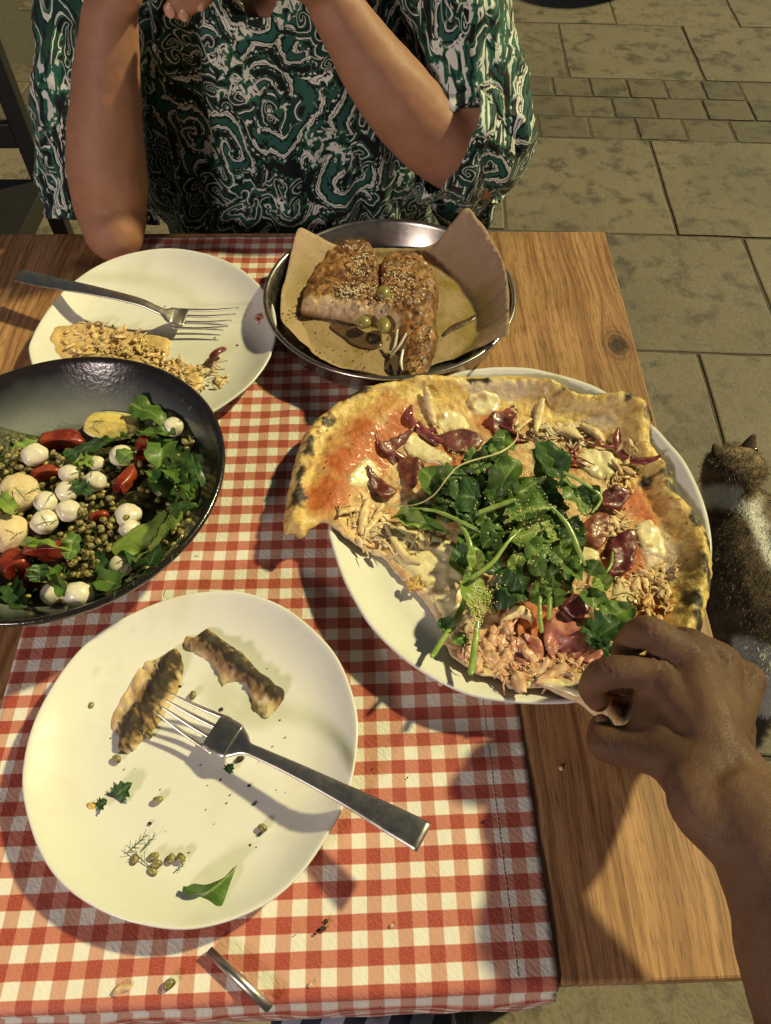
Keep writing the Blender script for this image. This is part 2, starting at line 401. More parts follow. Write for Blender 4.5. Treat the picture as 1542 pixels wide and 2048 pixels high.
# ------------------------------------------------------------------ chairs
def chair(name, x, y, rz, label, sw=0.42, sd=0.42, back=0.86, group='black wooden chairs'):
    t = thing(name, (x, y, FLOOR), label, 'chair', group)
    c, s = math.cos(rz), math.sin(rz)
    def part(nm, ctr, size):
        cx, cy, cz = ctr; V, F = box((x + cx * c - cy * s, y + cx * s + cy * c, FLOOR + cz), size, rz, 0.004); mk(nm, V, F, M_black, t, smooth=False)
    part('seat', (0, 0, 0.44), (sw, sd, 0.04))
    for a in (-1, 1):
        part('leg', (a * (sw / 2 - .022), -sd / 2 + .022, 0.209), (.04, .04, 0.417))
        part('back_post', (a * (sw / 2 - .019), sd / 2 + .0165, back / 2), (.036, .03, back))
    for zz in (0.545, 0.80):
        part('back_rail', (0, sd / 2 + .0165, zz), (sw - .076, .022, .05 if zz < .7 else .09))
    part('stretcher', (0, -sd / 2 + .022, 0.2), (sw - .085, .02, .03))
    return t
pc = at_y(52, 268, 1.5)
chair('chair', pc[0] - 0.193, 1.272, 0.0, 'empty black wooden chair standing beyond the far left table corner')
chair('chair', -0.13, 1.17, 0.0, 'black wooden chair under the person in the green patterned shirt', back=0.78)
chair('chair', 0.06, -0.30, math.pi, 'black wooden chair at the near table edge under the striped shorts', sw=0.46)

# dark round base of an unidentified object at the far top edge
M_round = food('dark_matte', (0.006, 0.006, 0.005), (0.014, 0.012, 0.010), 20, 0.6, 0.2)
pp = at(1265, -28, FLOOR)
round_body = thing('round_base', (pp[0], pp[1] + .17, FLOOR), 'dark round base of an object on the paving at the top edge', 'round_base')
V, F = lathe((pp[0], pp[1] + .17, FLOOR), [(0, 0.0005), (0.17, 0.0005), (0.19, 0.012), (0.235, 0.30), (0.25, 0.30), (0.25, 0.34), (0.232, 0.34), (0.222, 0.29), (0, 0.285)], 48); mk('round_body', V, F, M_round, round_body)
V, F = lathe((pp[0], pp[1] + .17, FLOOR), [(0, 0.288), (0.1, 0.296), (0.2208, 0.2905)], 32); mk('top_fill', V, F, M_joint, round_body)

# ------------------------------------------------------------------ gingham runner
def cloth_mat():
    k = N('gingham_cloth'); uv = k.n('TexCoord').outputs['UV']; sep = k.n('SeparateXYZ'); 
    wv = k.vmath('ADD', uv, k.vmath('SCALE', k.noise(uv, 30, 2, out=1))); wv.node.inputs[1].links[0].from_node.inputs['Scale'].default_value = 0.0012
    k.l(wv, sep.inputs[0])
    P = 0.0198
    def stripe(c, ph): 
        f = k.math('FRACT', k.math('ADD', k.math('DIVIDE', c, P), ph))
        return k.ramp(k.math('ABSOLUTE', k.math('SUBTRACT', f, 0.5)), [(0.235, (1, 1, 1)), (0.265, (0, 0, 0))])
    a = stripe(sep.outputs[0], 0.12); b = stripe(sep.outputs[1], 0.3)
    white, col, row, both = (0.75, 0.735, 0.66), (0.57, 0.32, 0.235), (0.51, 0.175, 0.12), (0.345, 0.052, 0.032)
    c0 = k.mix(a, white, col); c1 = k.mix(a, row, both); c = k.mix(b, c0, c1)
    nz = k.noise(uv, 900, 3, 0.7); c = k.mix(k.math('MULTIPLY', k.ramp(nz, [(0.35, (1, 1, 1)), (0.5, (0, 0, 0))]), 0.16), c, (0.75, 0.6, 0.5))
    blot = k.noise(uv, 14, 4); c = k.mix(k.math('MULTIPLY', k.ramp(blot, [(0.5, (0, 0, 0)), (0.75, (1, 1, 1))]), 0.12), c, (0.35, 0.25, 0.16))
    k.set(col=c, rough=0.62, spec=0.35, sheen=0.1)
    sx = k.n('SeparateXYZ'); k.l(uv, sx.inputs[0])
    cv = k.n('CombineXYZ'); k.l(k.math('ADD', sx.outputs[0], sx.outputs[1]), cv.inputs[0]); k.l(k.math('MULTIPLY', k.math('SUBTRACT', sx.outputs[0], sx.outputs[1]), 0.45), cv.inputs[1])
    emb = k.noise(cv.outputs[0], 320, 2, 0.5)
    k.bump(k.math('ADD', emb, k.math('MULTIPLY', k.noise(uv, 45, 4), 1.6)), 0.42, 0.0015); return k.m
M_cloth = cloth_mat()
def build_cloth():
    cbl, cbr = at(268, 474), at(897, 468); cfl, cfr = at(-328, 2052), at(1119, 1984)
    cfl = cfr + (cfl - cfr) / np.linalg.norm(cfl - cfr) * np.linalg.norm(cbr - cbl) * 1.0
    nu, nv = 90, 150; L = np.linalg.norm(cfr - cbr); Wd = np.linalg.norm(cbr - cbl); hang = 0.11
    V, UV = [], []
    s_list = np.concatenate([np.linspace(-hang, -0.012, 14), np.linspace(-0.010, 0.010, 9), np.linspace(0.012, L - 0.012, nv - 46), np.linspace(L - 0.010, L + 0.010, 9), np.linspace(L + 0.012, L + hang, 14)])
    R = 0.0075; t0 = 0.0016
    for s in s_list:
        for i in range(nu):
            a = i / (nu - 1); back = cbl * (1 - a) + cbr * a; fr = cfl * (1 - a) + cfr * a
            d = (fr - back) / np.linalg.norm(fr - back); l = np.linalg.norm(fr - back)
            ss = s * (l / L) if 0 < s < L else (s if s <= 0 else s - L + l)
            def bend(e):      # distance past the edge -> (out, down) round the edge
                if e <= -R: return e, 0.0
                ang = min((e + R) / R, math.pi / 2); ext = max(0.0, e + R - R * math.pi / 2)
                return -R + R * math.sin(ang), R * (1 - math.cos(ang)) + ext
            o, dn = (bend(-ss) if ss < l / 2 else bend(ss - l))
            p = back + d * (-o if ss < l / 2 else l + o)
            p = p.copy(); p[2] = t0 - dn
            V.append(p); UV.append((a * Wd, L - s))
    V = np.array(V); UV = np.array(UV)
    flatm = (V[:, 2] > -0.002)
    wr = np.maximum(0, fbm(V, 9, 3, 2)) * 0.0024 + 0.0006 * np.maximum(0, noise(V * np.array([1, 3, 1]), 25, 5))
    V[:, 2] += np.where(flatm, wr, 0)
    hg = ~flatm & (V[:, 2] < -0.012)
    V[:, 1] += np.where(hg, np.where(V[:, 1] < .4, -1, 1) * (0.004 + 0.005 * np.maximum(0, noise(V, 18, 8))), 0)
    n = len(s_list); F = [(j * nu + i, j * nu + i + 1, (j + 1) * nu + i + 1, (j + 1) * nu + i) for j in range(n - 1) for i in range(nu - 1)]
    F = [f[::-1] for f in F]
    o = mk('table_runner', V, F, M_cloth, uv=UV)
    m = o.modifiers.new('t', 'SOLIDIFY'); m.thickness = 0.0012; m.offset = -1
    tag(o, 'red and white gingham table runner lying under the dishes', 'table runner')
    # stitched hem on the right side
    k = N('hem_thread'); k.set(col=(0.62, 0.42, 0.36), rough=0.8); VV, FF = [], []
    nrm = cfr - cbr; nrm /= np.linalg.norm(nrm); side = np.array([-nrm[1], nrm[0], 0]); side *= np.sign(np.dot(side, cbl - cbr))
    pts = []; parts = []
    s = 0.0
    e0, e1 = at(846, 468), at(1037, 1976)
    Ls = np.linalg.norm(e1 - e0); dd = (e1 - e0) / Ls
    surf = V[flatm]
    while s < Ls - 0.005:
        p = e0 + dd * s; zz = surf[np.argmin(((surf[:, :2] - p[:2]) ** 2).sum(1)), 2] + 0.0003
        q = p + dd * 0.0022; p = p.copy(); p[2] = zz; q[2] = zz
        parts.append(tube([p, (p + q) / 2 + np.array([0, 0, .0002]), q], 0.00028, 5)); s += 0.0032
    V2, F2 = join(*parts); h = mk('hem_stitching', V2, F2, k.m, o); h['kind'] = 'stuff'
    return V, flatm
CLOTH_V, _fm = build_cloth(); CLOTH_TOP = CLOTH_V[_fm]
# ------------------------------------------------------------------ plates
def china(name, c1, rough=0.22):
    k = N(name); p = k.obj(); sm = k.noise(p, 22, 5, 0.6); fine = k.noise(p, 90, 4)
    c = k.mix(k.math('MULTIPLY', k.ramp(sm, [(0.52, (0, 0, 0)), (0.72, (1, 1, 1))]), 0.22), c1, (0.50, 0.42, 0.26))
    k.set(col=c, rough=k.math('MULTIPLY_ADD', k.ramp(sm, [(0.4, (0, 0, 0)), (0.7, (1, 1, 1))]), 0.22, rough), spec=0.5, coat=0.25, coatr=0.08)
    k.bump(k.noise(p, 18, 2), 0.06, 0.002); return k.m
M_china = china('white_china', (0.74, 0.74, 0.69))
PLATE = [(0.0, 0.0062), (0.30, 0.0060), (0.55, 0.0060), (0.66, 0.0066), (0.74, 0.0082), (0.83, 0.0120), (0.91, 0.0172), (0.96, 0.0212), (0.982, 0.0228), (0.993, 0.0232), (1.0, 0.0222), (0.996, 0.0208), (0.95, 0.0165), (0.86, 0.0090), (0.74, 0.0035), (0.64, 0.0022), (0.62, 0.0004), (0.58, 0.0004), (0.56, 0.002), (0.0, 0.002)]
def lift(o, dz=0.0026):
    o.location.z += dz; return o
def plate(px, zr, label, prof=PLATE, mat=M_china):
    out = spline(ats(px, zr), 128, True); V, F = dish(out, prof[::-1]); V[:, 2] += 0.003
    o = mk('plate', V, F, mat); tag(o, label, 'plate', 'white dinner plates'); return out
fp_px = [(442, 1180), (318, 1203), (178, 1280), (82, 1410), (44, 1544), (63, 1664), (116, 1760), (212, 1827), (332, 1858), (428, 1851), (524, 1813), (596, 1755), (655, 1672), (698, 1585), (716, 1472), (706, 1390), (668, 1304), (596, 1232), (524, 1194)]
FP = plate(fp_px, 0.026, 'white plate with two burnt pizza crusts and a fork, nearest the viewer')
bp_px = [(58, 708), (64, 673), (90, 627), (132, 576), (187, 535), (253, 508), (331, 496), (401, 504), (467, 528), (518, 568), (545, 607), (553, 658), (541, 712), (506, 763), (459, 802), (400, 836), (320, 856), (230, 858), (150, 832), (85, 775)]
BP = plate(bp_px, 0.026, 'white plate with a half-eaten chicken slice and fork, behind the black bowl')
pp_px = [(658, 1047), (663, 1090), (685, 1156), (711, 1207), (743, 1257), (801, 1315), (867, 1359), (939, 1392), (1020, 1406), (1097, 1409), (1170, 1402), (1270, 1365), (1350, 1300), (1405, 1205), (1423, 1116), (1418, 1048), (1401, 989), (1370, 925), (1336, 884), (1302, 849), (1216, 788), (1165, 764), (1097, 745), (1048, 736), (976, 736), (903, 749), (830, 785), (740, 850), (680, 940)]
PPROF = [(0.0, 0.0062), (0.55, 0.0062), (0.78, 0.0066), (0.86, 0.0090), (0.93, 0.0150), (0.975, 0.0200), (0.990, 0.0212), (1.0, 0.0204), (0.994, 0.0190), (0.92, 0.0105), (0.82, 0.0025), (0.74, 0.0004), (0.70, 0.0004), (0.68, 0.002), (0.0, 0.002)]
PPROF = [(s, z * 1.35) for s, z in PPROF]
PP = plate(pp_px, 0.030, 'large round white plate under the half-eaten pizza', PPROF)

# ------------------------------------------------------------------ black salad bowl
def fit_circle(P):
    A = np.c_[2 * P[:, 0], 2 * P[:, 1], np.ones(len(P))]; b = (P[:, :2] ** 2).sum(1); s = np.linalg.lstsq(A, b, rcond=None)[0]
    return np.array([s[0], s[1]]), math.sqrt(s[2] + s[0] ** 2 + s[1] ** 2)
bowl_px = [(47, 725), (125, 714), (187, 717), (249, 728), (311, 755), (374, 795), (414, 842), (439, 904), (445, 960), (438, 1012), (418, 1066), (384, 1120), (340, 1158), (280, 1192), (218, 1214), (156, 1224), (93, 1227), (31, 1220)]
BZ = 0.066
BC, BR = fit_circle(ats(bowl_px, BZ))
print('bowl', BC, BR)
def bowl_mat():
    k = N('dark_glaze'); p = k.obj(); sep = k.n('SeparateXYZ'); k.l(p, sep.inputs[0])
    r = k.math('SQRT', k.math('ADD', k.math('POWER', sep.outputs[0], 2.0), k.math('POWER', sep.outputs[1], 2.0)))
    rr = k.math('ADD', r, k.math('MULTIPLY', k.math('SUBTRACT', k.noise(p, 25, 4), 0.5), 0.012))
    c = k.ramp(k.math('DIVIDE', rr, BR), [(0.0, (0.26, 0.285, 0.24)), (0.74, (0.22, 0.24, 0.21)), (0.87, (0.075, 0.08, 0.078)), (0.93, (0.020, 0.016, 0.018)), (1.0, (0.012, 0.009, 0.009))])
    nr = k.n('NewGeometry').outputs['Normal']; ns = k.n('SeparateXYZ'); k.l(nr, ns.inputs[0])
    c = k.mix(k.ramp(ns.outputs[2], [(0.0, (1, 1, 1)), (0.02, (0, 0, 0))]), c, (0.013, 0.010, 0.010))
    sp = k.ramp(k.noise(p, 420, 3, 0.7), [(0.60, (0, 0, 0)), (0.68, (1, 1, 1))]); c = k.mix(k.math('MULTIPLY', sp, 0.45), c, (0.05, 0.06, 0.045))
    oil = k.noise(p, 45, 4)
    k.set(col=c, rough=k.math('MULTIPLY_ADD', oil, 0.28, 0.08), spec=0.6, coat=0.4, coatr=0.05)
    k.bump(k.math('ADD', k.noise(p, 260, 3), k.math('MULTIPLY', k.noise(p, 40, 2), 0.8)), 0.22, 0.0016); return k.m
M_bowl = bowl_mat()
bprof = [(0, 0.0105), (0.05, 0.0105), (0.066, 0.0125), (0.080, 0.0185), (0.094, 0.0275), (0.108, 0.041), (0.120, 0.0545), (0.1265, 0.0635), (0.1288, 0.0668), (0.131, 0.0682), (0.1331, 0.0668), (0.1328, 0.0635), (0.127, 0.054), (0.114, 0.037), (0.098, 0.020), (0.084, 0.0095), (0.064, 0.0052), (0.062, 0.0006), (0.056, 0.0006), (0.054, 0.004), (0, 0.004)]
bprof = [(r * BR / 0.1331, z) for r, z in bprof]
V, F = lathe((BC[0], BC[1], 0.0032), bprof[::-1], 128)
bowl = mk('salad_bowl', V, F, M_bowl, base=(BC[0], BC[1], 0.0032)); tag(bowl, 'black glazed bowl with greenish grey inside, holding the salad', 'bowl')
_br = np.array([p[0] for p in bprof[:9]]); _bz = np.array([p[1] for p in bprof[:9]]) + 0.0032
def bowl_z(x, y): return float(np.interp(math.hypot(x - BC[0], y - BC[1]), _br, _bz))

# ------------------------------------------------------------------ steel pan
pan_px = [(534, 603), (554, 538), (591, 491), (663, 447), (754, 431), (863, 447), (544, 647), (591, 705), (652, 741), (718, 761), (790, 765), (863, 752), (918, 727), (968, 687)]
PZ = 0.038
PC, PR = fit_circle(ats(pan_px, PZ)); print('pan', PC, PR)
k = N('brushed_steel'); p = k.obj(); sc_ = k.noise(p, 300, 3); k.set(col=k.mix(k.noise(p, 35, 4), (0.36, 0.34, 0.31), (0.52, 0.50, 0.46)), metal=1.0, rough=k.math('MULTIPLY_ADD', k.noise(p, 60, 4), 0.25, 0.16)); k.bump(sc_, 0.06, 0.0005); M_steel = k.m
V, F = lathe((PC[0], PC[1], 0.0), [(0, 0.0045), (PR * .84, 0.0045), (PR * .88, 0.006), (PR * .905, 0.011), (PR * .955, PZ - .004), (PR * .965, PZ - .0008), (PR * .975, PZ), (PR * .99, PZ), (PR * .999, PZ - .001), (PR, PZ - .003), (PR * .985, PZ - .0045), (PR * .968, PZ - .005), (PR * .925, 0.010), (PR * .90, 0.0048), (PR * .85, 0.003), (0, 0.003)][::-1], 128)
pan = mk('baking_pan', V, F, M_steel); tag(pan, 'round shallow stainless steel pan lined with brown paper', 'pan')

# ------------------------------------------------------------------ forks
def fork(px, width_mid, tips, roots, label, group='steel forks'):
    """px: (u, v, z, half width) along the handle from its end to the head; roots / tips: the four tines"""
    P = np.array([at(u, v, z) for u, v, z, w in px]); Wd = np.array([w for *_, w in px])
    t = thing('fork', (*P[:, :2].mean(0), P[:, 2].min()), label, 'fork', group)
    n = 44; C = spline(P, n); w = spline(np.c_[Wd, Wd, Wd], n)[:, 0]; T, S, U = frames(C)
    def strip(i0, i1, th):
        L = []
        for i in range(i0, i1):
            a = np.linspace(-1, 1, 9)
            up = [C[i] + S[i] * w[i] * x + U[i] * (th / 2 * (1 - 0.55 * abs(x) ** 3)) for x in a]
            lo = [C[i] + S[i] * w[i] * x - U[i] * (th / 2 * (1 - 0.55 * abs(x) ** 3)) for x in a[::-1]]
            L.append(np.array(up + lo))
        return rings(L, True, True)
    h = 33
    V, F = strip(0, h, 0.0034); mk('handle', V, F, M_fork, t)
    V, F = strip(h - 1, n, 0.0024); mk('head', V, F, M_fork, t)
    for r, e in zip(roots, tips):
        r3, e3 = at(*r), at(*e); m = (r3 + e3) / 2; m[2] -= 0.0022
        r3 = r3 + (r3 - e3) / np.linalg.norm(r3 - e3) * 0.006
        V, F = tube([r3, (r3 + m) / 2 + np.array([0, 0, -.0006]), m, e3], [0.00175, 0.0017, 0.0016, 0.0007], 8, 18, flat=0.75); mk('tine', V, F, M_fork, t)
    return t
k = N('fork_steel'); p = k.obj(); k.set(col=k.mix(k.noise(p, 60, 4), (0.50, 0.48, 0.44), (0.66, 0.63, 0.58)), metal=1.0, rough=k.math('MULTIPLY_ADD', k.noise(p, 140, 5, 0.7), 0.30, 0.20)); k.bump(k.noise(p, 500, 2), 0.05, 0.0003); M_fork = k.m
def lerp4(a, b): return [tuple(np.array(a) * (1 - t) + np.array(b) * t) for t in (0.06, 0.355, 0.645, 0.94)]
fork([(848, 1675, .052, .0098), (780, 1638, .047, .0088), (690, 1590, .040, .0066), (590, 1540, .035, .0050), (520, 1508, .032, .0043), (495, 1497, .0305, .0046), (480, 1489, .0285, .0092), (462, 1481, .0262, .0132), (438, 1468, .0235, .0136), (424, 1461, .0225, .0136)], 0,
     lerp4((346, 1386, .029), (313, 1430, .029)), lerp4((447, 1428, .022), (407, 1499, .022)), 'steel fork lying across the front plate, pointing at a burnt crust')
fork([(37, 550, .036, .0105), (90, 563, .038, .0098), (180, 580, .041, .0072), (270, 601, .038, .0056), (312, 618, .032, .0048), (328, 625, .029, .0060), (338, 629, .027, .0110), (350, 633, .0245, .0140), (364, 635, .0225, .0142), (372, 636, .022, .0142)], 0,
     lerp4((480, 613, .026), (455, 655, .022)), lerp4((372, 616, .0225), (356, 657, .021)), 'steel fork lying across the back plate above the chicken slice')
# ------------------------------------------------------------------ food builders
from mathutils.geometry import delaunay_2d_cdt
def seg_dist(P, poly, closed=True):
    D = np.full(len(P), 1e9); n = len(poly)
    for i in range(n if closed else n - 1):
        a = np.asarray(poly[i][:2]); b = np.asarray(poly[(i + 1) % n][:2]); ab = b - a
        t = np.clip(((P[:, :2] - a) @ ab) / (ab @ ab + 1e-15), 0, 1); D = np.minimum(D, np.linalg.norm(P[:, :2] - (a + t[:, None] * ab), axis=1))
    return D
def patch(out, sp, top, bot, jag=0.0, seed=1):
    """solid slab over a free outline (n,2|3): top(x,y,d) and bot(x,y,d) give heights, d = distance from the rim"""
    out = np.asarray(out, float)[:, :2]; m = max(8, int(np.linalg.norm(np.diff(np.r_[out, out[:1]], axis=0), axis=1).sum() / sp))
    B = spline(np.c_[out, out[:, 0] * 0], m, True)
    if jag: B[:, :2] += jag * np.c_[noise(B, 1.3 / (sp * 4), seed), noise(B, 1.3 / (sp * 4), seed + 5)]
    B = B[:, :2]
    x0, y0 = B.min(0); x1, y1 = B.max(0)
    gx, gy = np.meshgrid(np.arange(x0, x1, sp), np.arange(y0, y1, sp * 0.87)); gx[1::2] += sp / 2
    G = np.c_[gx.ravel(), gy.ravel()] + rng.uniform(-.18, .18, (gx.size, 2)) * sp
    G = G[inpoly(G, B)]; G = G[seg_dist(G, B) > sp * 0.55]
    P = np.r_[B, G]; nb = len(B)
    r = delaunay_2d_cdt([Vector(p) for p in P], [(i, (i + 1) % nb) for i in range(nb)], [], 1, 1e-9)
    Q = np.array([v[:] for v in r[0]]); F = [tuple(f) for f in r[2]]
    keep = [f for f in F if True]
    d = seg_dist(Q, B)
    zt = top(Q[:, 0], Q[:, 1], d); zb = bot(Q[:, 0], Q[:, 1], d); n = len(Q)
    V = np.r_[np.c_[Q, zt], np.c_[Q, zb]]
    # orient up
    Ft = []
    for a, b, c in keep:
        ar = (Q[b] - Q[a])[0] * (Q[c] - Q[a])[1] - (Q[b] - Q[a])[1] * (Q[c] - Q[a])[0]
        Ft.append((a, b, c) if ar > 0 else (a, c, b))
    cnt = {}
    for f in Ft:
        for e in ((f[0], f[1]), (f[1], f[2]), (f[2], f[0])): cnt[e] = 1
    side = [(a, b) for (a, b) in cnt if (b, a) not in cnt]
    Fa = Ft + [(c + n, b + n, a + n) for a, b, c in Ft] + [(b, a, a + n, b + n) for a, b in side]
    return V, Fa, d
def leaf_mesh(base, tip, width, up=(0, 0, 1), cup=0.2, curl=0.15, wr=0.0012, shape='round', seed=0, nt=15, ns=9, roll=0.0, stem=0.0):
    base, tip = np.asarray(base, float), np.asarray(tip, float)
    L = np.linalg.norm(tip - base); T = (tip - base) / L; up = np.asarray(up, float)
    S = np.cross(T, up); S /= np.linalg.norm(S) + 1e-9; U = np.cross(S, T)
    if roll: S, U = S * math.cos(roll) + U * math.sin(roll), U * math.cos(roll) - S * math.sin(roll)
    t = np.linspace(0, 1, nt); s = np.linspace(-1, 1, ns)
    if shape == 'round': w = np.sin(np.pi * np.clip(t, 0, 1) ** 0.72) ** 0.62
    elif shape == 'spoon': w = 0.16 * (1 - t) + np.sin(np.pi * np.clip((t - 0.25) / 0.75, 0, 1) ** 0.8) ** 0.7
    elif shape == 'basil': w = np.sin(np.pi * t ** 0.7) ** 0.85
    elif shape == 'torn': w = 0.55 + 0.45 * np.sin(np.pi * t) + 0.12 * np.sin(t * 19 + seed)
    else: w = np.sin(np.pi * t ** 0.6) ** 0.7 * (1 + 0.28 * np.sin(t * 22 + seed))
    w = np.maximum(w, 0.03)
    V, UV = [], []
    for i in range(nt):
        for j in range(ns):
            q = base + T * L * t[i] + S * s[j] * w[i] * width / 2
            h = cup * width * 0.5 * (abs(s[j]) ** 1.6) * w[i] - curl * L * (t[i] - 0.45) ** 2 + 0.03 * width * (-1 if abs(s[j]) < 0.1 else 0)
            V.append(q + U * h); UV.append((s[j] * 0.5 * w[i] + 0.5, t[i]))
    V = np.array(V); e = np.abs(np.tile(s, nt))
    V += U * ((fbm(V, 45, 2, seed) * wr * 1.6) * (0.35 + e))[:, None] + U * (np.sin(np.repeat(t, ns) * 17 + seed) * wr * 0.5 * e)[:, None]
    V += S * (noise(V, 90, seed + 3) * 0.0012)[:, None] + U * (wr * 1.5 * np.sin(noise(V, 28, seed + 9) * 6))[:, None] * (.4 + .6 * e)[:, None]
    F = [(i * ns + j, i * ns + j + 1, (i + 1) * ns + j + 1, (i + 1) * ns + j) for i in range(nt - 1) for j in range(ns - 1)]
    return V, F, np.array(UV)
def leaf_mat(name, dark, light, vein, coat=0.12, bright=1.0):
    k = N(name); uv = k.n('TexCoord').outputs['UV']; sp = k.n('SeparateXYZ'); k.l(uv, sp.inputs[0]); p = k.obj(); R = k.n('ObjectInfo').outputs['Random']
    a = k.math('ABSOLUTE', k.math('SUBTRACT', sp.outputs[0], 0.5))
    rib = k.ramp(a, [(0.0, (1, 1, 1)), (0.025, (0.7,) * 3), (0.06, (0, 0, 0))])
    wv = k.math('SINE', k.math('ADD', k.math('MULTIPLY', k.math('SUBTRACT', sp.outputs[1], k.math('MULTIPLY', a, 0.7)), 44), k.math('MULTIPLY', k.noise(p, 70, 2), 5)))
    vn = k.ramp(wv, [(0.86, (0, 0, 0)), (0.99, (1, 1, 1))])
    c = k.mix(k.ramp(k.noise(p, 70, 4), [(0.3, (0, 0, 0)), (0.7, (1, 1, 1))]), dark, light)
    c = k.mix(k.math('MULTIPLY', R, 0.55), c, light)
    c = k.mix(k.math('ADD', k.math('MULTIPLY', rib, 0.75), k.math('MULTIPLY', vn, 0.28)), c, vein)
    k.set(col=c, rough=k.math('MULTIPLY_ADD', k.noise(p, 160, 3), 0.35, 0.30), spec=0.4, coat=coat, coatr=0.25)
    k.bump(k.math('SUBTRACT', k.math('MULTIPLY', k.noise(p, 130, 4), 1.0), k.math('MULTIPLY', k.math('ADD', rib, vn), 0.35)), 0.45, 0.0014)
    tr = k.n('BsdfTranslucent'); k.l(c, tr.inputs[0]); mx = k.n('MixShader'); mx.inputs[0].default_value = 0.22
    k.l(k.b.outputs[0], mx.inputs[1]); k.l(tr.outputs[0], mx.inputs[2]); k.l(mx.outputs[0], k.t.nodes['Material Output'].inputs[0]); return k.m
M_leaf = leaf_mat('spinach_leaf', (0.040, 0.105, 0.018), (0.13, 0.24, 0.040), (0.28, 0.38, 0.11))
M_leaf2 = leaf_mat('pale_leaf', (0.15, 0.26, 0.035), (0.28, 0.40, 0.07), (0.40, 0.48, 0.16))
M_leaf3 = leaf_mat('dark_leaf', (0.018, 0.060, 0.020), (0.050, 0.120, 0.030), (0.13, 0.22, 0.07))
M_stem = food('leaf_stem', (0.17, 0.30, 0.05), (0.32, 0.42, 0.12), 60, 0.32, 0.15, 200, coat=0.3, sss=0.1)
M_dill = food('dill', (0.02, 0.055, 0.014), (0.05, 0.11, 0.025), 90, 0.5, 0)
M_mozz = food('mozzarella', (0.78, 0.74, 0.62), (0.70, 0.63, 0.47), 45, 0.3, 0.15, 130, 0.0015, sss=0.25, ssc=0.005, coat=0.25)
M_tom = food('tomato_skin', (0.17, 0.016, 0.010), (0.36, 0.062, 0.022), 70, 0.36, 0.35, 140, sss=0.1, coat=0.06, contrast=(0.4, 0.6))
M_bread = food('pale_bread', (0.66, 0.50, 0.28), (0.76, 0.63, 0.40), 60, 0.7, 0.5, 220, 0.002)
def shred(p, L, r, ang, lift=0.3, seed=0, seg=6, n=7, bend=0.4):
    """one torn fibre of chicken"""
    R_ = np.random.RandomState(seed); P = [np.array(p, float)]; d = np.array([math.cos(ang), math.sin(ang), R_.uniform(-.1, lift)])
    for i in range(4):
        a = R_.uniform(-bend, bend); c, s = math.cos(a), math.sin(a); d = np.array([d[0] * c - d[1] * s, d[0] * s + d[1] * c, d[2] + R_.uniform(-.35, .1)])
        P.append(P[-1] + d / np.linalg.norm(d) * L / 4)
    rr = r * np.array([0.55, 1.0, 1.1, 0.9, 0.4]) * R_.uniform(0.8, 1.2, 5)
    return tube(P, rr, seg, n, flat=R_.uniform(.45, .8))
def flake(p, r, seed):
    """one torn lump of chicken"""
    R_ = np.random.RandomState(seed); V, F = sphere((0, 0, 0), 1.0, 7); V = V * (1 + 0.55 * fbm(V * np.array([.7, 1.8, 1.8]), 1.5, 2, R_.randint(999)))[:, None]
    V = V * np.array([R_.uniform(.9, 2.2), R_.uniform(.55, 1.0), R_.uniform(.25, .5)]) * r; a = R_.uniform(0, 6.28); c, s = math.cos(a), math.sin(a); t = R_.uniform(-.5, .5)
    V[:, 2] += V[:, 0] * t; return np.c_[V[:, 0] * c - V[:, 1] * s, V[:, 0] * s + V[:, 1] * c, V[:, 2]] + p, F
def shreds(spots, zf, L=(0.008, 0.02), r=(0.0009, 0.0022), seed=0, dz=0.0009, lift=0.25, fl=0.42):
    """spots: (u, v, radius px, count)"""
    R_ = np.random.RandomState(seed); parts = []
    for u, v, rad, cnt in spots:
        main = R_.uniform(0, 3.14)
        for i in range(int(cnt * 1.15)):
            a = R_.uniform(0, 6.28); q = rad * math.sqrt(R_.uniform()); p = at(u + q * math.cos(a), v + q * math.sin(a) * 0.8, 0.03)
            p[2] = zf(p[0], p[1]) + dz * R_.uniform(-.6, 2.2)
            if R_.uniform() < fl: parts.append(flake(p, R_.uniform(r[0] * 1.3, r[1] * 2.3), R_.randint(1e6)))
            else:
                k = R_.uniform() ** 1.8; parts.append(shred(p, L[0] + (L[1] - L[0]) * k * 1.3, r[0] * .5 + (r[1] - r[0]) * R_.uniform() ** 2 * .8, main + R_.normal(0, .9), lift, R_.randint(1e6), bend=.8))
    return join(*parts)
def colnoise(V, pal, s=180, seed=0):
    t = np.clip(fbm(V, s, 2, seed) * 0.9 + 0.5, 0, 0.999) * (len(pal) - 1); i = t.astype(int); f = (t - i)[:, None]; P = np.array(pal)
    return P[i] * (1 - f) + P[np.minimum(i + 1, len(pal) - 1)] * f
CHICK = [(0.58, 0.30, 0.09), (0.78, 0.62, 0.34), (0.72, 0.50, 0.20), (0.80, 0.68, 0.42), (0.55, 0.25, 0.07), (0.78, 0.60, 0.28)]
M_chick = food('shredded_chicken', rough=0.5, bump=0.4, bscale=500, bd=0.001, var=0.35, coat=0.08)
M_col = food('painted_food', rough=0.4, bump=0.35, bscale=260, bd=0.0012, var=0.22, coat=0.25)
M_dry = food('baked_dough', rough=0.7, bump=0.6, bscale=220, bd=0.0016, var=0.3, scale=140)
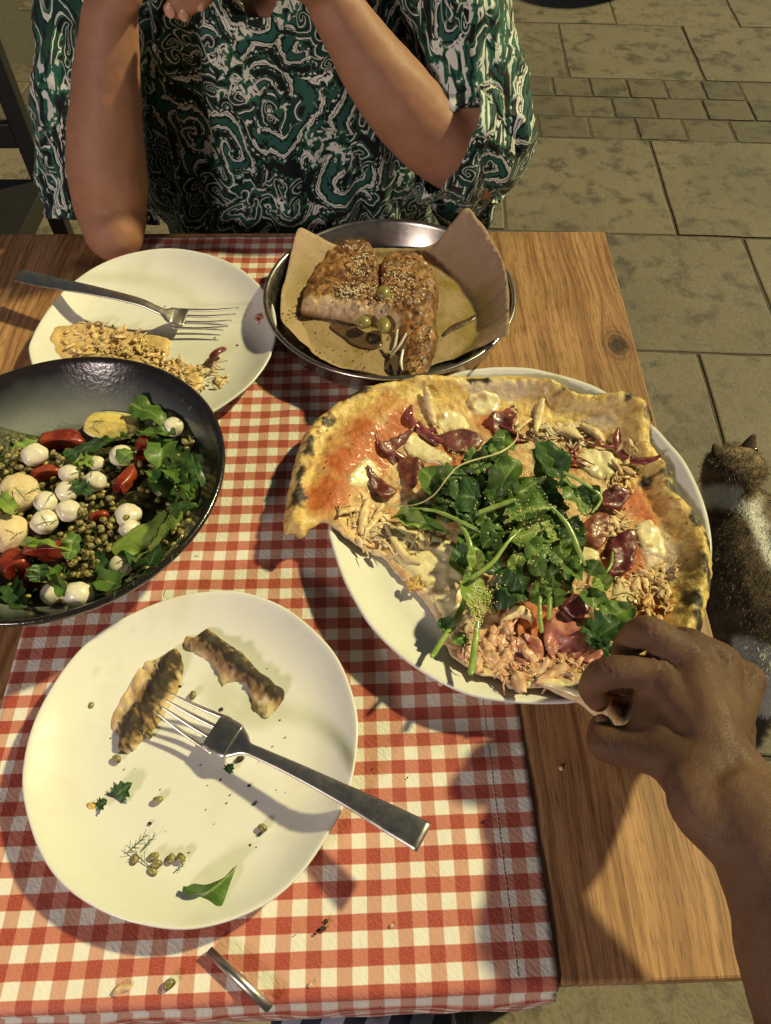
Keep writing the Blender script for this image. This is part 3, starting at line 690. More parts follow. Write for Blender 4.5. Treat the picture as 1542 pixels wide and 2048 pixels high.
# ------------------------------------------------------------------ salad in the black bowl
sal_poly = ats([(-90, 900), (-20, 868), (60, 862), (150, 862), (215, 850), (290, 835), (350, 842), (390, 885), (408, 950), (400, 1030), (372, 1100), (310, 1165), (220, 1212), (120, 1220), (20, 1205), (-80, 1160), (-120, 1030)], 0.035)
def _sz(x, y):
    P = np.c_[x, y]; d = seg_dist(P, sal_poly); d = np.where(inpoly(P, sal_poly), d, -d)
    bz = np.interp(np.hypot(x - BC[0], y - BC[1]), _br, _bz); return np.maximum(bz + 0.003, 0.0137 + 0.022 * sstep(-0.012, 0.035, d)) + 0.001
salad_z = Grid(_sz, BC[0] - .16, BC[0] + .16, BC[1] - .16, BC[1] + .16, 0.002)
def sat(u, v, dz=0.0):
    z = 0.03
    for _ in range(4): p = at(u, v, z); z = salad_z(p[0], p[1]) + dz
    return at(u, v, z)
SAL = dict(group=None)
# dark dressing and crushed greens under everything
V, F, d = patch(sal_poly, 0.004, lambda x, y, d: np.array([salad_z(a, b) - 0.005 for a, b in zip(x, y)]) + 0.0015 * noise(np.c_[x, y, x * 0], 160), lambda x, y, d: np.array([bowl_z(a, b) + 0.0008 for a, b in zip(x, y)]))
o = mk('salad_greens', V, F, food('crushed_greens', (0.020, 0.026, 0.008), (0.085, 0.085, 0.022), 90, 0.25, 0.8, 160, 0.004, coat=0.5)); tag(o, 'dark dressed chopped greens filling the bottom of the bowl', 'greens', kind='stuff')
# mung beans
def bean_mat():
    k = N('mung_bean'); p = k.obj(); R = k.n('ObjectInfo').outputs['Random']
    c = k.mix(R, (0.22, 0.185, 0.045), (0.40, 0.34, 0.10)); c = k.mix(k.ramp(k.noise(p, 420, 3), [(0.4, (0, 0, 0)), (0.6, (1, 1, 1))]), c, (0.09, 0.07, 0.02))
    s = k.n('SeparateXYZ'); k.l(p, s.inputs[0]); hil = k.math('MULTIPLY', k.ramp(k.math('ABSOLUTE', s.outputs[0]), [(0.0, (1, 1, 1)), (0.0012, (1, 1, 1)), (0.0014, (0, 0, 0))]), k.ramp(s.outputs[1], [(0.0014, (0, 0, 0)), (0.0017, (1, 1, 1))]))
    c = k.mix(hil, c, (0.5, 0.45, 0.28)); k.set(col=c, rough=0.42, coat=0.1, coatr=0.25, sss=0.08, ssss=0.002); return k.m
M_bean = bean_mat()
bv, bf = sphere((0, 0, 0), 1.0, 7, (0.0033, 0.0024, 0.0023))
bv[:, 1] -= 0.0005 * (bv[:, 0] / 0.0033) ** 2
bean_me = None
def bean(p, rot, label, group, sc=1.0, cat='bean', name='mung_bean'):
    global bean_me
    if bean_me is None:
        o = mk(name, bv, bf, M_bean, base=(0, 0, 0)); bean_me = o.data
    else: o = bpy.data.objects.new(name, bean_me); COL.objects.link(o)
    o.location = p; o.rotation_euler = rot; o.scale = (sc,) * 3
    return tag(o, label, cat, group)
# solids that the photograph shows, by pixel position and radius
balls = [(68, 909, 27, 'lone mozzarella ball at the left beside the big tomato piece'), (346, 854, 25, 'mozzarella ball at the top right beside the torn green leaf'), (243, 912, 26, 'mozzarella ball just below the lemon wedge, under leaf shreds'),
         (190, 963, 25, 'bright round mozzarella ball near the middle of the salad'), (193, 926, 17, 'small half-hidden mozzarella ball above the bright middle one'), (140, 948, 24, 'mozzarella ball with dill left of the bright middle one'), (134, 984, 25, 'mozzarella ball in the shade of its neighbours at the centre left'),
         (92, 1005, 25, 'mozzarella ball crossed by dark dill next to the bread chunk'), (137, 1022, 27, 'lumpy mozzarella ball above the red tomato slice'), (89, 1044, 28, 'dill-covered mozzarella ball above the bottom tomato slice'),
         (255, 1029, 26, 'pointed mozzarella ball carrying a single bean'), (260, 1058, 22, 'mozzarella ball half hidden by the large pale leaf'), (241, 1133, 25, 'mozzarella ball half in shade beneath the large pale leaf'),
         (109, 1187, 26, 'mozzarella ball at the bottom with a green leaf across it'), (157, 1190, 29, 'large smooth mozzarella ball at the bottom rim of the salad')]
ball_c = []
mv, mf = sphere((0, 0, 0), 1.0, 16)
for i, (u, v, r, lab) in enumerate(balls):
    R = r * 0.000405; p = sat(u, v, R * 0.62); q = mv * np.array([1, 1, 0.93]); q = q * (1 + 0.085 * fbm(q, 1.5, 3, i * 3))[:, None] * np.array([1, rnd.uniform(.86, 1.0), rnd.uniform(.85, 1.0)])
    if i in (0, 10): q[:, 0] += 0.35 * np.maximum(0, q[:, 0] - 0.55); q[:, 1] -= 0.35 * np.maximum(0, -q[:, 1] - 0.6)
    o = mk('mozzarella_ball', q * R + p, mf, M_mozz); tag(o, lab, 'cheese', 'mozzarella balls in the salad'); ball_c.append((p, R))
def blob(name, u, v, ru, rv, h, ang, mat, label, cat, group=None, dz=0.004, seed=0, amp=0.14, flat=0.35):
    """ellipsoid of pixel radii ru, rv turned by ang on the salad"""
    p = sat(u, v, dz); a, b = ru * 0.00041, rv * 0.00047; q = mv.copy(); q = q * (1 + amp * fbm(q, 1.7, 2, seed))[:, None]
    if flat and mat is M_tom: q[:, 1] = np.maximum(q[:, 1], -flat - .25 * q[:, 0] ** 2); q[:, 2] = np.minimum(q[:, 2], .75 - .3 * q[:, 1])                      # cut face
    q = q * np.array([a, b, h]); c, s = math.cos(ang), math.sin(ang)
    q = np.c_[q[:, 0] * c - q[:, 1] * s, q[:, 0] * s + q[:, 1] * c, q[:, 2]]
    o = mk(name, q + p, mf, mat); ball_c.append((p, max(a, b) * 0.9)); return tag(o, label, cat, group)
T = 'tomato pieces in the salad'
blob('tomato_piece', 124, 886, 54, 32, 0.012, 0.1, M_tom, 'large dark red tomato piece left of the lemon wedge', 'tomato', T, 0.004, 1)
blob('tomato_piece', 290, 902, 21, 38, 0.011, 0.1, M_tom, 'upright red tomato wedge right of the lemon', 'tomato', T, 0.006, 2)
blob('tomato_piece', 249, 965, 15, 44, 0.009, -0.35, M_tom, 'long thin tomato slice standing among the beans in the middle', 'tomato', T, 0.004, 3)
blob('tomato_piece', 92, 948, 36, 18, 0.008, 0.3, M_tom, 'tomato piece half buried behind the bread chunk', 'tomato', T, 0.0, 4)
blob('tomato_piece', 96, 1104, 50, 20, 0.012, 0.05, M_tom, 'bright red tomato slice under an avocado-green leaf edge', 'tomato', T, 0.004, 5)
blob('tomato_piece', 30, 1130, 30, 34, 0.010, 0.6, M_tom, 'dark glossy tomato wedge at the lower left of the salad', 'tomato', T, 0.003, 6)
blob('tomato_piece', 66, 1160, 17, 24, 0.008, 0.3, M_tom, 'small tomato piece near the lower left bowl rim', 'tomato', T, 0.002, 7)
blob('tomato_piece', 199, 1033, 20, 11, 0.006, 0.3, M_tom, 'tiny tomato bit among the beans right of the lumpy cheese', 'tomato', T, 0.003, 8)
blob('bread_chunk', 38, 985, 42, 40, 0.014, 0.3, M_bread, 'pale bread chunk topped with dill at the left of the salad', 'bread', 'bread chunks in the salad', 0.006, 9, 0.1)
blob('bread_chunk', 14, 1066, 40, 38, 0.013, -0.3, M_bread, 'pale bread chunk at the left frame edge above the tomato', 'bread', 'bread chunks in the salad', 0.006, 10, 0.1)
# lemon wedge
def lemon():
    p = sat(224, 858, 0.006); t = thing('lemon_wedge', p, 'yellow lemon wedge lying on the salad below the bare bowl wall', 'lemon')
    a, b = 0.027, 0.0175; n = 22; m = 9
    s = np.linspace(-1, 1, n); w = np.sqrt(np.clip(1 - s ** 2, 0, 1)) ** 0.8
    def face(phi, lo=0.0, hi=1.0):
        r = np.linspace(lo, hi, m); V = []
        for i in range(n):
            for j in range(m): V.append((s[i] * a, -r[j] * w[i] * b * math.cos(phi), 0.010 * w[i] ** .4 - r[j] * w[i] * b * math.sin(phi)))
        V = np.array(V); V[:, 2] += 0.0007 * np.sin(V[:, 0] * 900) * 0 + 0.0006 * fbm(V, 260, 2, 4)
        F = [(i * m + j, i * m + j + 1, (i + 1) * m + j + 1, (i + 1) * m + j) for i in range(n - 1) for j in range(m - 1)]
        return V, F
    def place(V, ang=-0.13):
        c, q = math.cos(ang), math.sin(ang); return np.c_[V[:, 0] * c - V[:, 1] * q, V[:, 0] * q + V[:, 1] * c, V[:, 2]] + p
    M_fl = food('lemon_flesh', (0.72, 0.54, 0.12), (0.82, 0.68, 0.26), 120, 0.2, 0.5, 300, 0.0015, sss=0.3, ssc=0.006, coat=0.4)
    M_pi = food('lemon_pith', (0.76, 0.68, 0.42), (0.70, 0.58, 0.28), 80, 0.5, 0.2)
    M_ri = food('lemon_rind', (0.62, 0.42, 0.03), (0.55, 0.34, 0.02), 80, 0.4, 0.4, 260)
    for phi in (0.55, math.pi - 0.25):
        V, F = face(phi, 0.0, 0.88); mk('flesh', place(V), F, M_fl, t); V, F = face(phi, 0.86, 1.0); V[:, 2] += .0003; mk('pith', place(V), F, M_pi, t)
    V = []; ph = np.linspace(0.55, math.pi - 0.25, 12)
    for i in range(n):
        for f in ph: V.append((s[i] * a * 1.01, -w[i] * b * math.cos(f), 0.010 * w[i] ** .4 - w[i] * b * math.sin(f)))
    V = np.array(V); k_ = len(ph); F = [(i * k_ + j, (i + 1) * k_ + j, (i + 1) * k_ + j + 1, i * k_ + j + 1) for i in range(n - 1) for j in range(k_ - 1)]
    mk('rind', place(V), F, M_ri, t); ball_c.append((p, 0.014))
lemon()
# leaves: base, tip (u, v, dz), width, material, shape, label
SL = [((330, 842, .008), (262, 806, .016), .021, M_leaf, 'torn', 'torn flat green leaf at the top of the salad'),
      ((352, 872, .012), (272, 858, .016), .010, M_leaf, 'torn', 'narrow leaf strip running under the top right cheese ball'),
      ((325, 880, .010), (318, 935, .014), .026, M_leaf, 'torn', 'folded green leaf right of the upright tomato wedge'),
      ((345, 890, .012), (385, 950, .018), .020, M_leaf3, 'jag', 'dark curly leaf at the upper right rim'),
      ((350, 930, .010), (372, 990, .018), .016, M_leaf, 'jag', 'leaf hanging down the right rim above the beans'),
      ((385, 912, .016), (398, 965, .020), .014, M_leaf3, 'jag', 'dark leaf edge against the right bowl wall'),
      ((310, 985, .008), (345, 950, .014), .022, M_leaf3, 'torn', 'dark leaf half under the beans at the right'),
      ((222, 1100, .010), (330, 1020, .022), .027, M_leaf2, 'torn', 'large pale green leaf sweeping over the lower middle of the salad'),
      ((320, 1065, .014), (375, 1000, .024), .026, M_leaf, 'basil', 'broad mid green leaf at the lower right'),
      ((372, 1040, .016), (352, 1130, .016), .024, M_leaf2, 'torn', 'pale leaf pointing down along the lower right rim'),
      ((268, 1105, .006), (322, 1140, .012), .026, M_leaf3, 'torn', 'dark bluish leaf below the large pale leaf'),
      ((300, 1160, .008), (342, 1112, .012), .010, M_leaf2, 'torn', 'thin pale leaf rib near the bottom right rim'),
      ((180, 1150, .008), (262, 1176, .012), .018, M_leaf, 'jag', 'ragged leaf between the two bottom cheese balls and the beans'),
      ((112, 1135, .010), (124, 1185, .022), .013, M_leaf, 'torn', 'leaf lying across the bottom cheese ball'),
      ((80, 1130, .006), (84, 1165, .010), .016, M_leaf3, 'torn', 'dark leaf left of the bottom cheese balls'),
      ((135, 1118, .010), (152, 1068, .014), .012, M_leaf, 'torn', 'curled leaf strip above the bottom leaf'),
      ((48, 1092, .014), (140, 1090, .016), .011, M_leaf2, 'torn', 'pale leaf strip on top of the bright tomato slice'),
      ((128, 912, .008), (212, 885, .012), .012, M_leaf3, 'torn', 'thin dark leaf under the lemon wedge'),
      ((178, 880, .012), (262, 876, .016), .010, M_leaf, 'jag', 'chopped leaf lying on the lower edge of the lemon'),
      ((236, 925, .018), (268, 895, .020), .015, M_leaf, 'basil', 'small leaf lying on the cheese ball below the lemon'),
      ((155, 915, .010), (188, 935, .014), .014, M_leaf2, 'jag', 'small bright leaf beside the half-hidden cheese ball'),
      ((145, 960, .014), (182, 985, .014), .012, M_leaf3, 'torn', 'dark leaf tucked under the bright middle cheese ball'),
      ((22, 895, .006), (76, 872, .010), .010, M_leaf2, 'torn', 'slim yellowish leaf above the lone left cheese ball'),
      ((0, 990, .020), (28, 1022, .024), .014, M_leaf2, 'torn', 'pale leaf lying across the bread chunks'),
      ((20, 1170, .004), (40, 1205, .004), .018, M_leaf3, 'torn', 'limp dark leaf at the bottom left of the bowl'),
      ((290, 880, .012), (310, 850, .016), .014, M_leaf, 'jag', 'chopped leaf between lemon and upright tomato'),
      ((330, 905, .016), (395, 985, .022), .018, M_leaf, 'torn', 'long leaf running down the right side of the bowl'),
      ((395, 990, .016), (365, 1085, .020), .016, M_leaf3, 'torn', 'long dark leaf beside the pale one at the lower right rim'),
      ((300, 940, .014), (350, 1000, .018), .016, M_leaf, 'torn', 'leaf crossing the beans right of the long tomato slice'),
      ((375, 960, .014), (400, 1010, .020), .012, M_leaf, 'jag', 'thin leaf against the right wall beside the beans'),
      ((210, 1140, .006), (185, 1105, .010), .014, M_leaf3, 'torn', 'dark leaf buried in the lower beans')]
leafs_P = []
for i, (b, e, w, m, sh, lab) in enumerate(SL):
    B, E = sat(b[0], b[1], b[2]), sat(e[0], e[1], e[2])
    V, F, UV = leaf_mesh(B, E, w, (rnd.uniform(-.4, .4), rnd.uniform(-.5, .2), 1), rnd.uniform(-.2, .6), rnd.uniform(-.1, .5), 0.0032, sh, i * 7, 21, 11)
    rr = np.hypot(V[:, 0] - BC[0], V[:, 1] - BC[1]); lim = BR * .93; f_ = np.where(rr > lim, lim / rr, 1.0)      # stay inside the rim
    V[:, 0] = BC[0] + (V[:, 0] - BC[0]) * f_; V[:, 1] = BC[1] + (V[:, 1] - BC[1]) * f_
    V[:, 2] = np.maximum(V[:, 2], np.array([bowl_z(x, y) + 0.001 for x, y in V[:, :2]]))
    tag(mk('salad_leaf', V, F, m, uv=UV), lab, 'leaf', 'leaves in the salad'); leafs_P.append(V[::3])
# beans over the open places
allp = np.concatenate(leafs_P)
bpos = []
heap = []
tries = 0
zones = [(310, 960, 60, 40, 1.0), (190, 1060, 70, 60, 1.3), (215, 1110, 50, 50, 1.0), (270, 955, 60, 40, 1.0), (150, 1020, 140, 130, 0.9), (60, 930, 70, 30, 0.7), (230, 1185, 60, 20, 0.7), (370, 930, 25, 60, 0.5)]
while len(bpos) < 165 and tries < 9000:
    tries += 1; z = zones[rnd.randrange(len(zones))]
    u, v = rnd.gauss(z[0], z[2] * 0.55), rnd.gauss(z[1], z[3] * 0.55); p = sat(u, v, 0.002)
    if not inpoly(p[None], sal_poly)[0] or u < -10: continue
    if any(np.linalg.norm((p - c)[:2]) < r * 0.92 for c, r in ball_c): continue
    near = [q for q in bpos if np.linalg.norm((p - q)[:2]) < 0.0052]
    if len(near) > 2: continue
    p = p + np.array([0, 0, 0.0034 * len(near) + rnd.uniform(0, .001)])
    if any(np.linalg.norm(p - q) < 0.0040 for q in bpos): continue
    bpos.append(p)
for p in bpos:
    bean(p, (rnd.uniform(-.6, .6), rnd.uniform(-.6, .6), rnd.uniform(0, 6.28)), 'olive green cooked mung bean lying loose in the salad bowl', 'mung beans in the salad', rnd.uniform(.85, 1.15))
parts = []
for i in range(420):
    u, v = rnd.uniform(-20, 400), rnd.uniform(870, 1200); p = sat(u, v, -0.001 + rnd.uniform(-.001, .0012))
    if not inpoly(p[None], sal_poly)[0] or any(np.linalg.norm((p - c)[:2]) < r * 0.7 for c, r in ball_c): continue
    q = bv[:, [0, 1, 2]]; a = rnd.uniform(0, 6.28); c, s = math.cos(a), math.sin(a)
    parts.append((np.c_[q[:, 0] * c - q[:, 1] * s, q[:, 0] * s + q[:, 1] * c, q[:, 2]] + p, bf))
V, F = join(*parts); o = mk('bean_heap', V, F, M_bean); tag(o, 'half-buried mung beans under the salad top layer', 'beans', kind='stuff')
for u, v, lab in [(252, 1035, 'single bean resting on the pointed mozzarella ball'), (311, 846, 'pale bean beside the top right cheese ball'), (355, 912, 'dark bean on the folded leaf at the right')]:
    p = sat(u, v, 0.020 if u == 252 else 0.014); bean(p, (.3, .2, 1), lab, None)
# dill threads
parts = []
def dill(u, v, dz, L, a, nf=7, r=0.00035):
    p = sat(u, v, dz); d = np.array([math.cos(a), math.sin(a), 0]); q = p + d * L; parts.append(tube([p, (p + q) / 2 + np.array([0, 0, .001]), q], [r, r, r * .6], 5, 5))
    for i in range(nf):
        s0 = p + d * L * (0.2 + 0.8 * i / nf); b = a + (0.75 if i % 2 else -0.75) + rnd.uniform(-.3, .3); l = L * rnd.uniform(.18, .34)
        parts.append(tube([s0, s0 + np.array([math.cos(b), math.sin(b), rnd.uniform(-.1, .3)]) * l], [r * .8, r * .4], 4))
for u, v, dz, L, a, nf in [(92, 1005, .022, .012, 1.2, 4), (82, 1030, .022, .014, -.9, 5), (75, 1050, .022, .012, .3, 5), (100, 1050, .022, .010, .8, 4), (30, 975, .022, .020, -.8, 12), (50, 990, .022, .016, .6, 10), (20, 1080, .021, .012, .8, 3), (10, 1060, .021, .010, -.4, 3),
                           (180, 955, .022, .008, 1.5, 1), (182, 985, .022, .006, 1.0, 0), (135, 990, .020, .008, .5, 3), (140, 950, .018, .01, .3, 3), (250, 870, .018, .016, .4, 9), (200, 868, .018, .012, 2.4, 7), (270, 880, .017, .014, -.3, 8), (232, 1128, .018, .008, .6, 2), (110, 1185, .020, .006, -.4, 1), (95, 1170, .008, .02, .6, 9), (60, 1140, .01, .018, -.4, 9),
                           (185, 845, .018, .010, .2, 5), (60, 735, .001, .006, .5, 0), (85, 748, .001, .006, -.7, 0), (150, 760, .001, .005, .9, 2), (62, 812, .001, .008, .3, 6), (250, 1160, .01, .02, .3, 8), (300, 1130, .014, .014, 1.4, 6)]:
    dill(u, v, dz, L, a, nf)
for i in range(150):
    u, v = rnd.uniform(-10, 390), rnd.uniform(770, 1190); dill(u, v, .006 if v > 870 else 0.0005, rnd.uniform(.002, .007), rnd.uniform(0, 6.28), rnd.choice([0, 0, 1, 3]), .00034)
V, F = join(*parts); o = mk('chopped_dill', V, F, M_dill); tag(o, 'fine dark dill threads strewn over the salad and bowl wall', 'dill', kind='stuff')
# ------------------------------------------------------------------ pizza
PPC = PP.mean(0)[:2]; _pa = np.arctan2(PP[:, 1] - PPC[1], PP[:, 0] - PPC[0]); _pr = np.hypot(PP[:, 0] - PPC[0], PP[:, 1] - PPC[1]); _o = np.argsort(_pa); _pa, _pr = _pa[_o], _pr[_o]
_ps = np.array([p[0] for p in PPROF[:8]]); _pz = np.array([p[1] for p in PPROF[:8]]) + 0.003
def pplate_z(x, y):
    a = np.arctan2(y - PPC[1], x - PPC[0]); r = np.hypot(x - PPC[0], y - PPC[1]) / np.interp(a, _pa, _pr, period=2 * np.pi)
    return np.interp(r, _ps, _pz), r
pz_px = [(568, 1058), (571, 1000), (583, 940), (603, 872), (632, 832), (665, 808), (700, 785), (735, 768), (780, 764), (830, 757), (900, 753), (960, 751), (1020, 748), (1065, 751), (1105, 757), (1150, 776), (1190, 786), (1225, 788), (1262, 793), (1292, 812), (1304, 838), (1300, 862), (1312, 892), (1344, 928), (1352, 962), (1378, 1002), (1402, 1042), (1418, 1085), (1424, 1130), (1421, 1172), (1412, 1212), (1404, 1252), (1392, 1278),
         (1372, 1300), (1330, 1330), (1290, 1375), (1264, 1430), (1232, 1450), (1194, 1434), (1160, 1411), (1126, 1393), (1085, 1370), (1050, 1372), (1020, 1372), (1000, 1345), (962, 1338), (925, 1312), (902, 1290), (884, 1236), (856, 1186), (826, 1152), (792, 1122), (764, 1088), (722, 1080), (684, 1064), (650, 1046), (625, 1054), (602, 1072), (586, 1060)]
pz_out = ats(pz_px, 0.034)
crust_line = spline(pz_out[:33], 160)
def pz_base(x, y):
    z, r = pplate_z(x, y); return 0.0150 + 0.0195 * sstep(0.74, 1.0, r) - 0.006 * sstep(1.02, 1.25, r)
def pz_top(x, y, d):
    P = np.c_[x, y, x * 0]; dc = seg_dist(P, crust_line, False)
    h = 0.0030 + 0.0014 * fbm(P, 60, 3, 5) + 0.0007 * fbm(P, 210, 2, 15)
    lump = 1 + 0.45 * fbm(P, 22, 2, 9)
    h = h + (0.0068 * lump) * np.exp(-((dc - 0.010) / 0.0078) ** 2) + 0.0022 * fbm(P, 110, 2, 3) * np.exp(-(dc / 0.02) ** 2)
    h = h * sstep(-0.0006, 0.006, d) ** 0.6
    held = np.exp(-(((x - at(1230, 1420)[0]) ** 2 + (y - at(1230, 1420)[1]) ** 2) / 0.03 ** 2))
    return pz_base(x, y) + h + 0.006 * held
def pz_bot(x, y, d):
    held = np.exp(-(((x - at(1230, 1420)[0]) ** 2 + (y - at(1230, 1420)[1]) ** 2) / 0.03 ** 2)); return pz_base(x, y) - 0.0016 + 0.006 * held
V, F, d = patch(pz_out, 0.0021, pz_top, pz_bot, jag=0.0012, seed=3)
_a, _b = pz_out[:, :2].min(0) - .03, pz_out[:, :2].max(0) + .03
pzf = Grid(lambda x, y: pz_top(x, y, np.full(len(x), .02)), _a[0], _b[0], _a[1], _b[1], 0.002)
def pz(u, v, dz=0.0):
    z = 0.03
    for _ in range(3): p = at(u, v, z); z = pzf(p[0], p[1]) + dz
    return at(u, v, z)
def gauss_spots(V, spots, z=0.034):
    m = np.zeros(len(V))
    for u, v, ru, rv in spots:
        p = at(u, v, z); a = abs(at(u + ru, v, z)[0] - p[0]); b = abs(at(u, v - rv, z)[1] - p[1])
        m = np.maximum(m, np.exp(-(((V[:, 0] - p[0]) / a) ** 2 + ((V[:, 1] - p[1]) / b) ** 2)))
    return m
dc = seg_dist(V, crust_line, False); n1 = fbm(V, 40, 3, 1); n2 = fbm(V, 130, 3, 2); n3 = fbm(V, 320, 2, 8)
C = mixc((0.72, 0.47, 0.12), (0.88, 0.68, 0.25), n1 + 0.5)
C = mixc(C, (0.74, 0.52, 0.24), sstep(0.02, 0.05, dc) * 0.6)
C = mixc(C, (0.50, 0.24, 0.06), sstep(0.10, 0.6, n2) * 0.7); C = mixc(C, (0.84, 0.72, 0.44), sstep(0.2, 0.7, -n3 - .4 * n2) * .55)
sauce = gauss_spots(V, [(740, 880, 60, 50), (690, 930, 45, 45), (660, 985, 45, 50), (630, 1000, 22, 40), (795, 840, 50, 40), (1290, 1000, 40, 60), (1260, 970, 40, 40), (1310, 1190, 30, 60), (1220, 1380, 40, 40), (1000, 830, 50, 30), (1250, 1100, 90, 60), (900, 900, 60, 40), (1180, 900, 60, 30), (1060, 1230, 80, 70)]) + 0.35 * n1
C = mixc(C, (0.50, 0.115, 0.022), sstep(0.33, 0.75, sauce) * 0.95)
C = mixc(C, (0.58, 0.22, 0.05), sstep(0.25, 0.4, sauce) * (1 - sstep(0.4, 0.7, sauce)) * 0.6)
mid = sstep(0.035, 0.065, dc); C = mixc(C, mixc((0.78, 0.58, 0.32), (0.58, 0.28, 0.10), n2 + 0.45), mid * 0.8 * (1 - sstep(0.4, 0.7, sauce)))
pale = gauss_spots(V, [(830, 1080, 60, 40), (870, 1150, 40, 60), (920, 1230, 40, 60), (1190, 830, 50, 16), (1330, 1090, 40, 70), (1000, 770, 120, 14), (1120, 1370, 60, 25)]) + 0.2 * n1
C = mixc(C, (0.72, 0.58, 0.40), sstep(0.35, 0.7, pale) * 0.85)
char = gauss_spots(V, [(655, 845, 17, 12), (675, 800, 26, 10), (725, 785, 22, 10), (613, 907, 9, 10), (595, 1000, 16, 22), (622, 895, 10, 20), (635, 820, 9, 14), (1262, 800, 22, 12), (1298, 830, 12, 20), (1150, 778, 30, 8), (1340, 935, 18, 18), (1350, 968, 14, 20), (1390, 1040, 16, 26), (1415, 1085, 10, 26), (1300, 945, 16, 12), (1380, 1200, 20, 24), (1398, 1255, 16, 30), (1248, 1438, 12, 12), (1240, 1418, 14, 7), (1410, 1150, 9, 30), (960, 760, 30, 6), (700, 792, 30, 9), (600, 960, 8, 30)])
charm = sstep(0.34, 0.75, char + 0.5 * n2 + 0.2 * n3); C = mixc(C, (0.10, 0.055, 0.025), sstep(0.2, 0.6, char + 0.4 * n2) * 0.65); C = mixc(C, (0.022, 0.016, 0.012), charm * 0.95)
nh = len(V) // 2; edge = np.r_[d, d]; C = mixc(C, (0.72, 0.58, 0.38), (1 - sstep(0.0, 0.0035, edge)) * sstep(0.03, 0.05, dc) * 0.8)
C[nh:] = mixc(C[nh:], (0.45, 0.28, 0.12), 0.5)
pizza = thing('pizza', (PPC[0], PPC[1], 0.012), 'half-eaten thin pizza with leafy greens overhanging its large white plate', 'pizza')
mk('crust', V, F, food('pizza_base', rough=0.5, bump=0.7, bscale=260, bd=0.002, var=0.32, scale=150, coat=0.06, rvar=0.15), pizza, C)
# melted cheese
def pzpatch(name, px, th, mat, cols, sp=0.0022, dz=0.0, jag=0.0016, seed=0, wave=0.0, edge=0.004):
    out = np.array([pz(u, v) for u, v in px])
    def top(x, y, d):
        P = np.c_[x, y, x * 0]; return pz_top(x, y, np.full(len(x), .02)) + dz + th * sstep(0, edge, d) ** 0.6 * (1 + 0.35 * fbm(P, 120, 2, seed)) + wave * (0.5 + noise(P, 55, seed + 2))
    V, F, d = patch(out, sp, top, lambda x, y, d: pz_top(x, y, np.full(len(x), .02)) - 0.0012 if wave == 0 else top(x, y, d) - 0.0013 * (d > -1), jag, seed)
    return mk(name, V, F, mat, pizza, cols(V, np.r_[d, d]))
def cheese_cols(seed, brown=0.35):
    def f(V, d):
        n = fbm(V, 150, 2, seed); m = fbm(V, 70, 2, seed + 4); C = mixc((0.84, 0.76, 0.44), (0.78, 0.66, 0.38), n + 0.5); return mixc(C, (0.36, 0.15, 0.04), sstep(0.48 - brown * .5, 0.95 - brown * .5, m + 0.5 * n) * 0.8)
    return f
M_cheese = food('melted_cheese', rough=0.3, bump=0.4, bscale=160, bd=0.0015, var=0.14, coat=0.45, sss=0.15, ssc=0.004)
for i, (px, b) in enumerate([([(700, 950), (725, 918), (745, 925), (758, 945), (752, 968), (720, 975), (698, 968)], .1), ([(808, 880), (825, 868), (855, 885), (880, 900), (905, 915), (890, 930), (850, 925), (815, 912)], .1), ([(870, 840), (900, 820), (930, 835), (938, 858), (905, 865), (880, 862)], .3), ([(930, 800), (970, 788), (1000, 800), (990, 825), (950, 828)], .45),
                            ([(1150, 920), (1180, 895), (1225, 905), (1235, 935), (1215, 960), (1180, 950)], .1), ([(1135, 1110), (1155, 1092), (1190, 1098), (1198, 1120), (1178, 1142), (1148, 1138)], .5), ([(1270, 1050), (1300, 1040), (1322, 1070), (1330, 1110), (1290, 1105), (1272, 1080)], .25), ([(1225, 1170), (1265, 1160), (1280, 1200), (1275, 1232), (1235, 1225)], .15),
                            ([(772, 1075), (800, 1052), (850, 1062), (900, 1085), (925, 1120), (925, 1180), (920, 1240), (905, 1280), (885, 1235), (858, 1186), (828, 1152), (795, 1122)], .42), ([(1040, 1355), (1080, 1340), (1130, 1365), (1175, 1385), (1150, 1392), (1085, 1368)], .2), ([(960, 1330), (985, 1290), (1020, 1300), (1015, 1340)], .3), ([(1180, 990), (1215, 975), (1240, 1000), (1220, 1020), (1190, 1015)], .3)]):
    pzpatch('cheese', px, 0.0022, M_cheese, cheese_cols(i * 5, b), seed=i)
